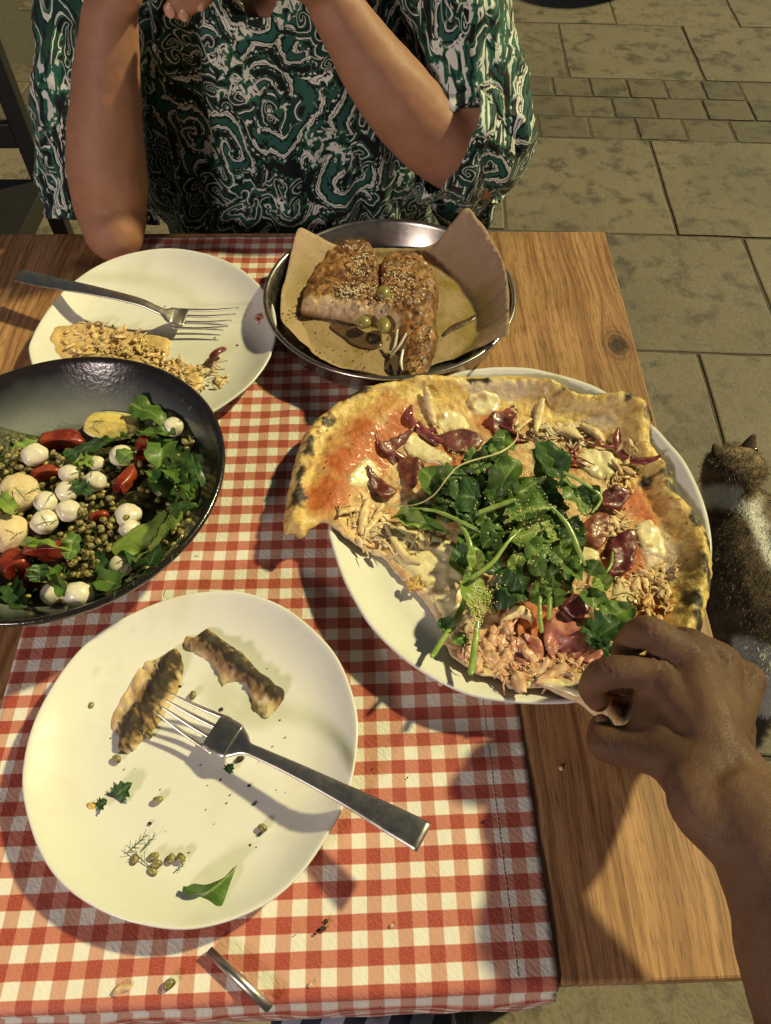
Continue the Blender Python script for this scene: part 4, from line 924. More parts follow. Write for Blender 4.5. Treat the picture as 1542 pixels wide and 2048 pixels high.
# cured meat
def ham_cols(a, b, seed):
    return lambda V, d: mixc(mixc(a, b, fbm(V, 90, 3, seed) * 0.9 + 0.45), np.array(b) * 1.5, (1 - sstep(0, .0025, d)) * 0.5)
M_ham = food('cured_meat', rough=0.38, bump=0.5, bscale=260, bd=0.0015, var=0.4, coat=0.2, sss=0.08, ssc=0.003)
hd, hl = (0.075, 0.012, 0.014), (0.20, 0.035, 0.032); pk, pl = (0.36, 0.10, 0.08), (0.55, 0.24, 0.17)
for i, (px, a, b, w) in enumerate([([(1198, 1010), (1210, 985), (1235, 978), (1262, 988), (1250, 1005), (1240, 1022), (1222, 1028), (1200, 1022)], hd, hl, .006), ([(1212, 1150), (1218, 1085), (1240, 1068), (1268, 1066), (1272, 1090), (1266, 1120), (1258, 1145), (1240, 1158)], hd, hl, .007), ([(1120, 1215), (1130, 1192), (1158, 1192), (1185, 1202), (1180, 1222), (1160, 1240), (1140, 1236)], hd, hl, .006),
                                  ([(1085, 1290), (1092, 1240), (1105, 1215), (1125, 1225), (1160, 1262), (1190, 1300), (1200, 1318), (1175, 1330), (1150, 1322), (1110, 1330)], pk, pl, .007), ([(978, 838), (1000, 825), (1030, 812), (1036, 830), (1025, 860), (1040, 885), (1020, 892), (990, 870)], hd, (0.30, 0.07, 0.05), .006), ([(880, 870), (915, 862), (950, 868), (965, 885), (945, 905), (905, 905), (885, 890)], (0.11, 0.03, 0.03), (0.24, 0.08, 0.06), .003),
                                  ([(1155, 1070), (1190, 1030), (1215, 1035), (1218, 1075), (1195, 1100), (1170, 1090)], (0.22, 0.05, 0.03), (0.36, 0.12, 0.06), .003), ([(740, 968), (738, 935), (752, 955), (775, 975), (792, 985), (780, 1000), (758, 998)], (0.09, 0.018, 0.014), (0.2, 0.05, 0.03), .008), ([(755, 868), (762, 890), (785, 885), (815, 868), (830, 860), (810, 890), (780, 915), (762, 905)], (0.12, 0.025, 0.025), (0.24, 0.07, 0.06), .006),
                                  ([(800, 930), (822, 915), (842, 930), (838, 965), (820, 985), (806, 962)], (0.10, 0.025, 0.02), (0.26, 0.10, 0.05), .005), ([(1020, 1290), (1055, 1268), (1080, 1290), (1082, 1325), (1050, 1335), (1025, 1318)], pk, pl, .006)]):
    pzpatch('meat_slice', px, 0.0012, M_ham, ham_cols(a, b, i * 3), seed=40 + i, dz=0.0015, wave=w, edge=0.0015, sp=0.0019)
# red onion strips
M_onion = food('red_onion', (0.13, 0.022, 0.035), (0.30, 0.08, 0.075), 140, 0.25, 0.2, 260, coat=0.45, sss=0.1)
def onion(px, w, dz=.003, lab=None):
    P = np.array([pz(u, v, dz + 0.002 * math.sin(i * 1.9)) for i, (u, v) in enumerate(px)]); rr = np.full(len(P), w); rr[0] = rr[-1] = w * .45
    V, F = tube(P, rr, 8, 26, flat=0.55); mk('onion_strip', V, F, M_onion, pizza)
for px, w in [([(1236, 858), (1232, 880), (1240, 905), (1262, 920), (1292, 922), (1320, 912)], .0034), ([(822, 812), (818, 830), (830, 850), (852, 862), (870, 858)], .0042), ([(838, 845), (860, 872), (885, 882), (920, 875)], .0040), ([(1110, 905), (1140, 905), (1162, 885), (1180, 878)], .0018), ([(1130, 890), (1150, 905), (1148, 925)], .0016), ([(1115, 925), (1150, 922), (1180, 935), (1198, 945)], .0016), ([(1120, 915), (1155, 915), (1190, 930)], .0012),
              ([(800, 935), (822, 918), (842, 925), (852, 945)], .0016), ([(770, 885), (790, 905), (812, 920), (825, 940)], .0032), ([(1000, 850), (1040, 872), (1058, 880)], .0026), ([(800, 880), (780, 900), (790, 925)], .0028), ([(1188, 895), (1200, 880), (1215, 890)], .0014), ([(1170, 885), (1210, 893), (1240, 890)], .0016)]:
    onion(px, w)
# chicken
zf = lambda x, y: pzf(x, y) + 0.0012
def chick(spots, seed, pal=CHICK, L=(0.008, 0.02), r=(0.0009, 0.0021), lift=0.5):
    V, F = shreds(spots, zf, L, r, seed, lift=lift); mk('chicken_shreds', V, F, M_chick, pizza, colnoise(V, pal, 140, seed))['kind'] = 'stuff'
PINK = [(0.62, 0.32, 0.18), (0.72, 0.50, 0.32), (0.60, 0.24, 0.12), (0.75, 0.6, 0.42)]
chick([(1230, 1045, 38, 42)], 1); chick([(1275, 1150, 30, 26), (1310, 1165, 40, 34), (1330, 1140, 30, 18)], 2); chick([(1310, 1210, 32, 30)], 3, [(0.55, 0.22, 0.06), (0.68, 0.42, 0.16), (0.72, 0.55, 0.28)])
chick([(1130, 860, 36, 22), (1165, 870, 26, 16), (1090, 850, 24, 14)], 4, [(0.55, 0.45, 0.28), (0.74, 0.64, 0.44), (0.66, 0.5, 0.26)]); chick([(1255, 905, 30, 14), (1250, 950, 34, 20)], 5); chick([(750, 1040, 34, 26), (735, 1060, 30, 16)], 6, [(0.74, 0.55, 0.34), (0.82, 0.68, 0.44), (0.66, 0.42, 0.2)], (0.014, 0.034), (0.0012, 0.0028))
chick([(700, 1030, 26, 12), (715, 1035, 30, 10)], 7, L=(0.005, 0.012), r=(.0006, .0013)); chick([(850, 1070, 36, 22)], 8, [(0.25, 0.13, 0.06), (0.45, 0.28, 0.12), (0.62, 0.46, 0.24)]); chick([(990, 1300, 40, 34), (1010, 1270, 34, 20), (950, 1310, 30, 18)], 9, PINK, (0.008, 0.022), (.001, .003)); chick([(1055, 1325, 40, 34), (1030, 1350, 30, 20), (1090, 1335, 30, 18)], 10, PINK, (0.006, 0.018), (.001, .003))
chick([(1110, 1310, 30, 20), (1130, 1340, 30, 16), (1150, 1330, 24, 12)], 11, PINK, (0.006, 0.014), (.0008, .002)); chick([(830, 1160, 14, 10)], 12, [(0.66, 0.38, 0.12), (0.72, 0.48, 0.18)], (.004, .009)); chick([(880, 830, 40, 8), (1030, 820, 30, 10)], 13); chick([(1225, 1390, 34, 22)], 14, [(0.5, 0.2, 0.08), (0.62, 0.38, 0.2), (0.7, 0.5, 0.3)], (.005, .012), (.0006, .0016)); chick([(940, 1270, 30, 16), (920, 1290, 24, 10)], 15, PINK)
chick([(1200, 1180, 30, 14), (1110, 1190, 24, 10)], 16); chick([(780, 1075, 40, 16)], 17, [(0.74, 0.55, 0.34), (0.82, 0.68, 0.44)], (.012, .03), (.001, .0022))
for i, (px, w) in enumerate([([(852, 778), (858, 805), (868, 845)], .0048), ([(1085, 800), (1078, 830), (1072, 862)], .0045), ([(1030, 865), (1045, 850), (1062, 838)], .003), ([(1010, 1235), (1040, 1222), (1062, 1238)], .006), ([(735, 1000), (728, 1030), (722, 1065)], .0042), ([(765, 1010), (750, 1040), (732, 1060)], .0036), ([(775, 1055), (790, 1085), (815, 1115), (840, 1125)], .0036), ([(1112, 858), (1140, 866), (1160, 875)], .0062), ([(1165, 850), (1190, 865), (1205, 880)], .0050), ([(715, 1018), (690, 1022), (678, 1028)], .0032)]):
    P = np.array([pz(u, v, .004) for u, v in px]); V, F = tube(P, [w * .6, w, w * .5], 10, 22, flat=0.6); nr = vnormals(V, F); V = V + nr * (fbm(V * np.array([1, 1, 1]), 260, 2, i) * 0.0009)[:, None]
    mk('chicken_strip', V, F, M_chick, pizza, colnoise(V, [(0.76, 0.58, 0.32), (0.84, 0.70, 0.42), (0.66, 0.42, 0.16)], 160, i))
# leafy greens: base (u, v, dz), tip (u, v, dz), width, material, shape
D, G, L2 = M_leaf3, M_leaf, M_leaf2
PL = [((905, 1000, .016), (845, 930, .022), .032, G, 'round', .25), ((935, 1010, .018), (905, 915, .030), .034, D, 'round', .2), ((960, 995, .020), (880, 990, .022), .036, D, 'round', .1), ((955, 1010, .016), (895, 1025, .018), .030, D, 'round', .1),
      ((960, 950, .024), (945, 888, .030), .020, G, 'jag', .3), ((975, 930, .024), (1005, 875, .030), .026, D, 'round', .3), ((1010, 930, .028), (985, 885, .032), .016, G, 'torn', .2), ((985, 1005, .024), (1035, 915, .038), .032, G, 'round', .25), ((1000, 1005, .026), (1090, 955, .034), .022, G, 'basil', .4),
      ((1125, 965, .020), (1068, 872, .034), .032, D, 'basil', .35), ((1105, 965, .022), (1060, 900, .028), .020, G, 'torn', .2), ((1090, 985, .026), (1015, 1000, .030), .030, G, 'round', .1), ((1110, 1010, .026), (1010, 1020, .034), .034, G, 'round', .15), ((1130, 960, .020), (1175, 1030, .024), .030, G, 'round', .15), ((1150, 1000, .020), (1205, 985, .022), .022, D, 'round', .3), ((1120, 1050, .026), (1020, 1075, .030), .030, L2, 'round', .15),
      ((1130, 1040, .022), (1165, 1090, .022), .022, D, 'round', .2), ((1010, 1060, .026), (965, 1085, .030), .022, G, 'torn', .3), ((990, 1110, .024), (975, 1060, .028), .016, G, 'round', .2), ((960, 1140, .024), (945, 1090, .030), .014, L2, 'round', .2), ((945, 1165, .024), (938, 1140, .026), .012, G, 'round', .1), ((955, 1150, .030), (950, 1240, .026), .027, L2, 'round', -.15), ((985, 1170, .018), (1045, 1190, .018), .034, D, 'round', .2), ((1010, 1130, .024), (1050, 1200, .020), .026, D, 'torn', .25),
      ((1040, 1110, .028), (1020, 1145, .030), .012, L2, 'basil', .2), ((1060, 1130, .026), (1095, 1080, .030), .020, G, 'round', .3), ((1085, 1150, .024), (1060, 1110, .028), .015, G, 'round', .2), ((1100, 1100, .026), (1130, 1130, .022), .018, G, 'torn', .3), ((1110, 1170, .018), (1095, 1130, .024), .018, G, 'round', .3), ((1120, 1120, .018), (1165, 1160, .018), .022, G, 'basil', .3), ((1085, 1210, .014), (1070, 1160, .020), .014, G, 'basil', .2), ((1110, 1215, .014), (1105, 1155, .022), .017, G, 'jag', .2),
      ((1180, 1150, .016), (1196, 1120, .024), .021, G, 'round', .2), ((1195, 1155, .016), (1215, 1185, .016), .018, L2, 'round', .3), ((1190, 1230, .014), (1185, 1170, .018), .022, G, 'spoon', .3), ((1200, 1240, .012), (1265, 1215, .012), .026, G, 'round', .2), ((1180, 1280, .012), (1240, 1250, .014), .026, D, 'torn', .3), ((1195, 1300, .010), (1230, 1285, .012), .018, D, 'jag', .3), ((1170, 1250, .014), (1195, 1290, .012), .016, D, 'jag', .3),
      ((800, 1030, .012), (900, 1065, .020), .013, G, 'basil', .6), ((780, 1030, .012), (860, 1052, .016), .015, L2, 'basil', .5), ((900, 1270, .014), (880, 1235, .016), .012, D, 'round', .3), ((905, 1240, .014), (890, 1260, .014), .010, D, 'round', .3), ((940, 1270, .012), (905, 1285, .012), .012, G, 'jag', .3), ((930, 1080, .010), (980, 1130, .014), .030, D, 'torn', .1), ((1030, 1090, .012), (1100, 1140, .014), .036, D, 'torn', .1), ((900, 960, .008), (980, 1020, .010), .040, D, 'torn', .1), ((1040, 960, .012), (1110, 1030, .014), .040, D, 'torn', .1)]
R_ = random.Random(9)
for _ in range(46):
    a = R_.uniform(0, 6.28); q = math.sqrt(R_.uniform(0, 1)); u, v = 1015 + 150 * q * math.cos(a), 1045 + 145 * q * math.sin(a)
    if u < 900 and v > 1090: continue
    b = R_.uniform(0, 6.28); l = R_.uniform(38, 75); z = R_.uniform(.010, .024) * (1 - .45 * q); PL.append(((u, v, z), (u + l * math.cos(b), v + l * math.sin(b), z + R_.uniform(-.002, .010)), R_.uniform(.014, .026), R_.choice([G, G, D, D, L2]), R_.choice(['round', 'round', 'basil', 'torn', 'jag']), R_.uniform(.1, .5)))
leafV = []
R_ = random.Random(5)
for i, (b, e, w, m, sh, cup) in enumerate(PL):
    B, E = pz(*b), pz(*e); V, F, UV = leaf_mesh(B, E, w, (R_.uniform(-.5, .5), R_.uniform(-.6, .3), 1), cup, R_.uniform(-.05, .4), 0.0030, sh, i * 11 + 3, 19, 11)
    zmin = pz_top(V[:, 0], V[:, 1], np.full(len(V), .02)) + 0.001; V[:, 2] = np.maximum(V[:, 2], zmin)
    mk('leaf', V, F, m, pizza, uv=UV); leafV.append(V)
def stem(px, r, m=M_stem):
    P = np.array([pz(u, v, z) for u, v, z in px]); V, F = tube(P, np.array(r) * .60, 8, 26, flat=0.75); V = V + vnormals(V, F) * (noise(V, 240, 3) * .0004)[:, None]; mk('leaf_stem', V, F, m, pizza); leafV.append(V[::6])
stem([(822, 1018, .018), (870, 1022, .022), (920, 1042, .026), (965, 1065, .026)], [.0024, .0028, .0032, .0026]); stem([(960, 1025, .030), (1000, 1010, .036), (1028, 1000, .038)], [.0040, .0042, .0034]); stem([(1010, 1045, .036), (1055, 1022, .042), (1105, 1015, .040)], [.0026, .0028, .0022]); stem([(1105, 1015, .040), (1135, 1050, .036), (1155, 1095, .030), (1170, 1130, .024)], [.0022, .0036, .0040, .0022])
stem([(1128, 945, .030), (1165, 965, .028), (1202, 994, .024), (1185, 1025, .022)], [.0024, .0028, .0026, .0018]); stem([(945, 1155, .034), (985, 1125, .038), (1015, 1085, .040), (1040, 1060, .038)], [.0036, .0034, .0026, .0018]); stem([(920, 1045, .024), (940, 1090, .022), (938, 1150, .016), (930, 1200, .014), (905, 1250, .016), (885, 1280, .016), (865, 1312, .014)], [.0030, .0040, .0042, .0042, .0040, .0036, .0034]); stem([(956, 1240, .020), (950, 1290, .020), (942, 1345, .014)], [.0034, .0042, .0042])
stem([(1080, 1195, .018), (1080, 1230, .018), (1083, 1262, .014)], [.0028, .0030, .0028]); stem([(1100, 1190, .018), (1098, 1235, .014)], [.0034, .0034]); stem([(1225, 1105, .016), (1222, 1130, .018), (1208, 1150, .018)], [.0016, .0020, .0018]); stem([(780, 1012, .012), (830, 1010, .018), (868, 990, .026), (895, 955, .034), (925, 928, .036), (1000, 905, .036), (1032, 880, .030), (1035, 866, .024)], [.0011, .0013, .0013, .0013, .0014, .0016, .0014, .0010], food('sprout', (0.5, 0.5, 0.22), (0.62, 0.56, 0.3), 60, 0.4, 0))
# grated hard cheese
allL = np.concatenate(leafV); parts = []; gV, gF = box((0, 0, 0), (1, 1, 1))
def grains(u, v, ru, rv, n, seed, src):
    R2 = np.random.RandomState(seed); c = pz(u, v, .03); a = abs(pz(u + ru, v, .03)[0] - c[0]); b = abs(pz(u, v - rv, .03)[1] - c[1])
    w = np.exp(-(((src[:, 0] - c[0]) / a) ** 2 + ((src[:, 1] - c[1]) / b) ** 2)); w = w * (w > .1)
    if w.sum() == 0: return
    for i in R2.choice(len(src), n, p=w / w.sum()):
        p = src[i] + R2.normal(0, .0012, 3) * np.array([1, 1, .2]) + np.array([0, 0, .0004]); s = R2.uniform(.0005, .0013, 3); q = gV * s; a2 = R2.uniform(0, 6.28); cc, ss = math.cos(a2), math.sin(a2)
        parts.append((np.c_[q[:, 0] * cc - q[:, 1] * ss, q[:, 0] * ss + q[:, 1] * cc, q[:, 2] + q[:, 0] * .5] + p, gF))
for u, v, ru, rv, n in [(1065, 1045, 40, 22, 620), (965, 1215, 30, 40, 480), (1110, 1000, 60, 30, 220), (985, 1165, 20, 30, 120), (1040, 1060, 90, 60, 260), (945, 925, 20, 16, 70), (920, 990, 40, 30, 90), (1160, 1020, 30, 30, 80), (1040, 960, 60, 40, 60), (1110, 1100, 50, 60, 90)]: grains(u, v, ru, rv, n, u, allL)
srcp = np.array([pz(u, v, .003) for u, v in [(rnd.uniform(700, 1350), rnd.uniform(800, 1330)) for _ in range(500)]])
for u, v, ru, rv, n in [(930, 870, 40, 30, 60), (1130, 1290, 50, 40, 80), (1230, 1100, 60, 80, 60), (1040, 870, 60, 30, 40)]: grains(u, v, ru, rv, n, u, srcp)
V, F = join(*parts); mk('grated_cheese', V, F, food('hard_cheese', (0.74, 0.66, 0.38), (0.66, 0.55, 0.26), 300, 0.6, 0), pizza, smooth=False)['kind'] = 'stuff'
# burnt flakes and sesame on the base
parts = []
for i in range(110):
    u, v = rnd.uniform(600, 1400), rnd.uniform(770, 1340); p = pz(u, v, 0.0006)
    if not inpoly(p[None], pz_out)[0]: continue
    a = rnd.uniform(0, 6.28); l = rnd.uniform(.0008, .0022); parts.append(tube([p, p + np.array([math.cos(a) * l, math.sin(a) * l, .0003])], [rnd.uniform(.0003, .0007), .0002], 5))
V, F = join(*parts); mk('burnt_flakes', V, F, food('burnt', (0.02, 0.014, 0.01), (0.05, 0.03, 0.015), 90, 0.7, 0), pizza)['kind'] = 'stuff'
# ------------------------------------------------------------------ paper and loaf in the pan
def paper_z(x, y):
    r = np.hypot(x - PC[0], y - PC[1]); P = np.c_[x, y, np.zeros_like(x)]
    ang = np.arctan2(y - PC[1], x - PC[0])
    return 0.0068 + np.maximum(0, r - 0.74 * PR) * 1.12 + np.maximum(0, r - 0.78 * PR) * 0.25 * np.sin(ang * 5 + 1) * 0.35 + 0.0030 * fbm(P, 26, 2, 6) * sstep(.6, .95, r / PR) + 0.0016 * np.abs(noise(P, 48, 7)) * sstep(.5, .9, r / PR)
pgrid = Grid(lambda x, y: paper_z(x, y), PC[0] - .2, PC[0] + .2, PC[1] - .2, PC[1] + .2, 0.002)
def on_paper(u, v, dz=0.0):
    z = 0.02
    for _ in range(14):
        p = at(u, v, z); z = 0.5 * z + 0.5 * (pgrid(p[0], p[1]) + dz)
    return at(u, v, z)
paper_px = [(600, 456), (632, 470), (667, 488), (700, 500), (745, 497), (795, 497), (850, 495), (880, 478), (905, 445), (934, 416), (955, 438), (976, 465), (996, 500), (1012, 545), (1018, 610), (1017, 671), (990, 680), (962, 694), (920, 712), (878, 726), (840, 742), (770, 751), (720, 748), (680, 738), (645, 722), (622, 702), (600, 680), (575, 656), (562, 636), (562, 600), (567, 570), (578, 527), (587, 487)]
out = np.array([on_paper(u, v) for u, v in paper_px])
V, F, d = patch(out, 0.0036, lambda x, y, d: paper_z(x, y) + 0.0003, lambda x, y, d: paper_z(x, y)); _n = len(V) // 2; F = [f for f in F if max(f) < _n]; V = V[:_n]
def paper_mat():
    k = N('kraft_paper'); p = k.obj(); oil = k.ramp(k.noise(p, 16, 5, 0.6), [(0.42, (0, 0, 0)), (0.58, (1, 1, 1))])
    s = k.n('SeparateXYZ'); k.l(p, s.inputs[0]); low = k.ramp(s.outputs[2], [(0.006, (1, 1, 1)), (0.03, (0, 0, 0))])
    c = k.mix(k.noise(p, 60, 4), (0.38, 0.265, 0.165), (0.44, 0.31, 0.20)); wet = k.math('MULTIPLY', k.math('MAXIMUM', oil, 0.35), low)
    c = k.mix(wet, c, (0.26, 0.19, 0.055))
    sp = k.ramp(k.noise(p, 170, 3, 0.7), [(0.67, (0, 0, 0)), (0.72, (1, 1, 1))]); c = k.mix(k.math('MULTIPLY', sp, 0.6), c, (0.10, 0.05, 0.02))
    k.set(col=c, rough=k.math('MULTIPLY_ADD', wet, -0.3, 0.68), spec=0.35); k.bump(k.math('ADD', k.noise(p, 35, 3), k.math('MULTIPLY', k.noise(p, 400, 2), .25)), 0.45, 0.005); return k.m
M_paper = paper_mat()
paper = mk('baking_paper', V, F, M_paper); _m = paper.modifiers.new('t', 'SOLIDIFY'); _m.thickness = .0003; _m.offset = -1; tag(paper, 'brown baking paper with raised corners lining the steel pan', 'paper')
fp = [on_paper(u, v, .003) for u, v in [(573, 652), (600, 647), (614, 668), (624, 700), (600, 682)]]
V = np.array(fp); V[1, 2] += .003; V[2, 2] += .003; V = np.r_[V, V + [0, 0, .0004]]
mk('folded_corner', V, [(0, 1, 2, 3, 4), (9, 8, 7, 6, 5)] + [(i, i + 5, (i + 1) % 5 + 5, (i + 1) % 5) for i in range(5)], M_paper, paper, smooth=False)
# grease stains
def stain(px, mat, nm='grease_stain'):
    o_ = np.array([on_paper(u, v, .0006) for u, v in px]); V, F, d = patch(o_, 0.0035, lambda x, y, d: paper_z(x, y) + 0.0012, lambda x, y, d: paper_z(x, y) + 0.0007, jag=.0012); return mk(nm, V, F, mat, paper)
M_stain = food('grease', (0.075, 0.045, 0.025), (0.12, 0.07, 0.035), 90, 0.25, 0.1, coat=0.4)
stain([(885, 668), (905, 650), (930, 640), (950, 630), (955, 636), (935, 648), (910, 660), (892, 672)], M_stain)
stain([(660, 655), (680, 640), (705, 650), (730, 665), (755, 672), (765, 690), (740, 700), (705, 690), (680, 672)], M_stain)
stain([(770, 740), (775, 712), (800, 715), (805, 740), (790, 750)], M_stain)
# loaf
def c4(pts): return [(x / 2.754 + 500, y / 2.754 + 400) for x, y in pts]
loaf_px = c4([(272, 560), (290, 480), (350, 360), (420, 280), (500, 232), (600, 215), (675, 238), (706, 282), (716, 318), (732, 300), (770, 288), (830, 278), (900, 278), (965, 310), (1015, 375), (1042, 455), (1034, 560), (1026, 650), (1040, 720), (1022, 800), (985, 900), (925, 968), (860, 972), (824, 935), (832, 870), (838, 800), (790, 762), (800, 690), (710, 640), (620, 645), (540, 628), (440, 606), (340, 604), (282, 592)])
lo = ats(loaf_px, 0.020)
crease = ats(c4([(712, 260), (716, 400), (712, 470)]), 0.03)
def loaf_top(x, y, d):
    P = np.c_[x, y, x * 0]; h = 0.019 * (1 - np.exp(-d / 0.0045)) * (1 + 0.13 * fbm(P, 26, 3, 2)) + 0.0030 * fbm(P, 120, 4, 4) * sstep(0, .006, d)
    h = h * (1 - 0.55 * np.exp(-(seg_dist(P, crease, False) / 0.0035) ** 2)); arm = sstep(at(790, 640)[1], at(790, 690)[1], y) ; h = h * (1 - 0.3 * arm)
    return 0.008 + h
V, F, d = patch(lo, 0.002, loaf_top, lambda x, y, d: np.full(len(x), 0.0078), jag=.0015, seed=7)
n1, n2 = fbm(V, 45, 3, 11), fbm(V, 160, 3, 12); C = mixc((0.17, 0.062, 0.016), (0.40, 0.185, 0.048), n1 + 0.5); C = mixc(C, (0.030, 0.014, 0.008), sstep(0.15, 0.6, n2 + .3 * n1) * 0.85); C = mixc(C, (0.42, 0.24, 0.09), sstep(0.3, 0.8, -n2) * 0.6)
cut = seg_dist(V, ats(c4([(285, 585), (440, 606), (540, 625), (620, 640), (705, 640), (795, 690)]), .015), False); cut2 = seg_dist(V, ats(c4([(832, 800), (835, 870), (826, 935)]), .015), False); cm = np.maximum(1 - sstep(.004, .011, cut + .003 * n1), 1 - sstep(.002, .006, cut2 + .002 * n1))
C = mixc(C, mixc((0.74, 0.58, 0.38), (0.55, 0.34, 0.15), n2 + .4), cm * 0.9)
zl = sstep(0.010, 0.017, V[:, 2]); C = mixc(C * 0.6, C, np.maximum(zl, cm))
loaf = thing('stuffed_loaf', (*lo.mean(0)[:2], 0.008), 'browned crusty loaf with sesame seeds torn open in the steel pan', 'loaf')
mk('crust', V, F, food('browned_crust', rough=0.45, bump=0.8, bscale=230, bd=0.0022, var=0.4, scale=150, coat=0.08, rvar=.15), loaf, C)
top = V[:len(V) // 2]; lt = top[d[:len(top)] > .004] if len(d) == len(top) else top
parts = []; R_ = np.random.RandomState(3); sv, sf = sphere((0, 0, 0), 1, 4, (.0014, .0008, .0006))
def seeds(u, v, ru, rv, n, src):
    c = at(u, v, .035); a = abs(at(u + ru, v, .035)[0] - c[0]); b = abs(at(u, v - rv, .035)[1] - c[1]); w = np.exp(-(((src[:, 0] - c[0]) / a) ** 2 + ((src[:, 1] - c[1]) / b) ** 2)); w *= w > .08
    for i in R_.choice(len(src), n, p=w / w.sum()):
        p = src[i] + R_.normal(0, .0012, 3) * [1, 1, .1] + [0, 0, .0008]; t = R_.uniform(0, 6.28); c_, s_ = math.cos(t), math.sin(t); parts.append((np.c_[sv[:, 0] * c_ - sv[:, 1] * s_, sv[:, 0] * s_ + sv[:, 1] * c_, sv[:, 2] + .5 * sv[:, 0]] + p, sf))
for a in [(705, 570, 26, 14, 150), (725, 520, 22, 24, 110), (770, 580, 24, 16, 60), (800, 545, 26, 24, 90), (830, 580, 30, 20, 26), (700, 480, 24, 12, 24)]: seeds(*a, lt)
V, F = join(*parts); mk('sesame_seeds', V, F, food('sesame', (0.62, 0.52, 0.34), (0.72, 0.64, 0.46), 300, 0.5, 0), loaf)['kind'] = 'stuff'
parts = []; zp = lambda u, v: on_paper(u, v, .0015)
for a in [(790, 560, 90, 70, 70), (730, 560, 60, 50, 60), (830, 690, 30, 50, 60)]: seeds(*a, lt)
for i in range(130):
    u, v = (rnd.gauss(605, 18), rnd.gauss(628, 6)) if i % 2 else (rnd.uniform(590, 780), rnd.uniform(630, 745)); p = zp(u, v); s_ = rnd.uniform(.5, 1.0); parts.append((sv * s_ + p, sf))
V, F = join(*parts); mk('black_seeds', V, F, food('black_seed', (0.012, 0.01, 0.008), (0.10, 0.07, 0.03), 200, 0.5, 0), loaf)['kind'] = 'stuff'
# green olives
M_olive = food('green_olive', (0.20, 0.17, 0.04), (0.31, 0.27, 0.085), 130, 0.32, 0.3, 200, coat=0.25, sss=0.15)
for u, v, z, ru, rv, lab in [(767, 585, .030, 17, 18, 'green olive pressed into the loaf top between its two lobes'), (727, 645, .018, 18, 15, 'green olive at the torn loaf edge, left of its neighbour'), (768, 651, .019, 16, 22, 'green olive at the torn loaf edge, nearest the loaf arm')]:
    p = at(u, v, z); q = mv * np.array([ru * .00045, rv * .00055, .0062]); q = q * (1 + .03 * fbm(q, 120, 2, u))[:, None]; tag(mk('olive', q + p, mf, M_olive), lab, 'olive', 'green olives in the pan')
# stringy cheese by the torn arm
parts = [tube([at(u, v, z) for u, v, z in s], [.0012, .0016, .0008], 6, 10) for s in [[(812, 668, .026), (800, 690, .02), (780, 715, .012)], [(806, 700, .022), (802, 725, .018), (806, 745, .014)], [(795, 660, .026), (790, 690, .018), (782, 705, .013)]]]
V, F = join(*parts); mk('cheese_strings', V, F, M_mozz, loaf)

# ------------------------------------------------------------------ back plate: half-eaten slice
def c3(pts): return [(x / 2.57, y / 2.57 + 440) for x, y in pts]
sl_px = c3([(238, 610), (272, 550), (330, 535), (420, 520), (560, 530), (690, 560), (780, 575), (862, 590), (868, 640), (850, 700), (930, 715), (1010, 740), (1040, 800), (1020, 850), (960, 885), (860, 900), (700, 880), (500, 800), (330, 720), (255, 670)])
so = ats(sl_px, 0.016)
def sl_top(x, y, d): P = np.c_[x, y, x * 0]; return 0.0105 + (0.0045 + 0.005 * np.exp(-((seg_dist(P, so[:4], False) - .008) / .008) ** 2)) * (1 - np.exp(-d / .003)) * (1 + .35 * fbm(P, 70, 3, 3))
V, F, d = patch(so, 0.0022, sl_top, lambda x, y, d: np.full(len(x), 0.0095), jag=.0014, seed=4)
n1, n2 = fbm(V, 60, 3, 21), fbm(V, 170, 2, 22); C = mixc((0.66, 0.45, 0.17), (0.74, 0.56, 0.28), n1 + .5); C = mixc(C, (0.58, 0.25, 0.05), sstep(.1, .6, n2 + .3 * n1) * .6)
slice_ = thing('pizza_slice', (*so.mean(0)[:2], 0.0095), 'half-eaten pizza slice with shredded chicken on the back plate', 'pizza slice')
mk('dough', V, F, M_col, slice_, C)
sg = Grid(lambda x, y: sl_top(x, y, np.full(len(x), .01)), so[:, 0].min() - .05, so[:, 0].max() + .05, so[:, 1].min() - .05, so[:, 1].max() + .05, .002)
szf = lambda x, y: sg(x, y) + .001 if inpoly(np.array([[x, y]]), so)[0] else 0.0105
for i, sp in enumerate([[(160, 660, 40, 34), (210, 655, 44, 40), (250, 670, 40, 36), (190, 685, 40, 24)], [(300, 700, 36, 30), (330, 715, 40, 34), (350, 735, 40, 30)], [(360, 755, 44, 36)]]):
    V, F = shreds(sp, szf, (.006, .018), (.0007, .0017), 50 + i, lift=.35); mk('chicken_shreds', V, F, M_chick, slice_, colnoise(V, CHICK + ([(0.5, 0.22, 0.07)] if i == 2 else []), 140, i))['kind'] = 'stuff'
V, F = shreds([(400, 715, 24, 16), (430, 735, 22, 10), (415, 700, 14, 8)], lambda x, y: 0.0115, (.012, .026), (.001, .0022), 60, lift=.3); tag(mk('chicken_scraps', V, F, M_chick, cols=colnoise(V, CHICK, 140, 9)), 'loose chicken shreds at the right end of the slice', 'chicken')
V, F = tube([at(425, 712, .02), at(434, 704, .022), at(446, 698, .019)], .0042, 10, 14, flat=.6); tag(mk('onion_piece', V, F, M_onion), 'short red onion piece among loose chicken on the back plate', 'onion')
V, F = shreds([(521, 618, 11, 16)], lambda x, y: 0.017, (.005, .012), (.0007, .0016), 61); tag(mk('chicken_bit', V, F, M_chick, cols=colnoise(V, [(0.62, 0.2, 0.1), (0.7, 0.4, 0.25)], 140, 5)), 'reddish chicken bit stuck to the right rim of the back plate', 'chicken')
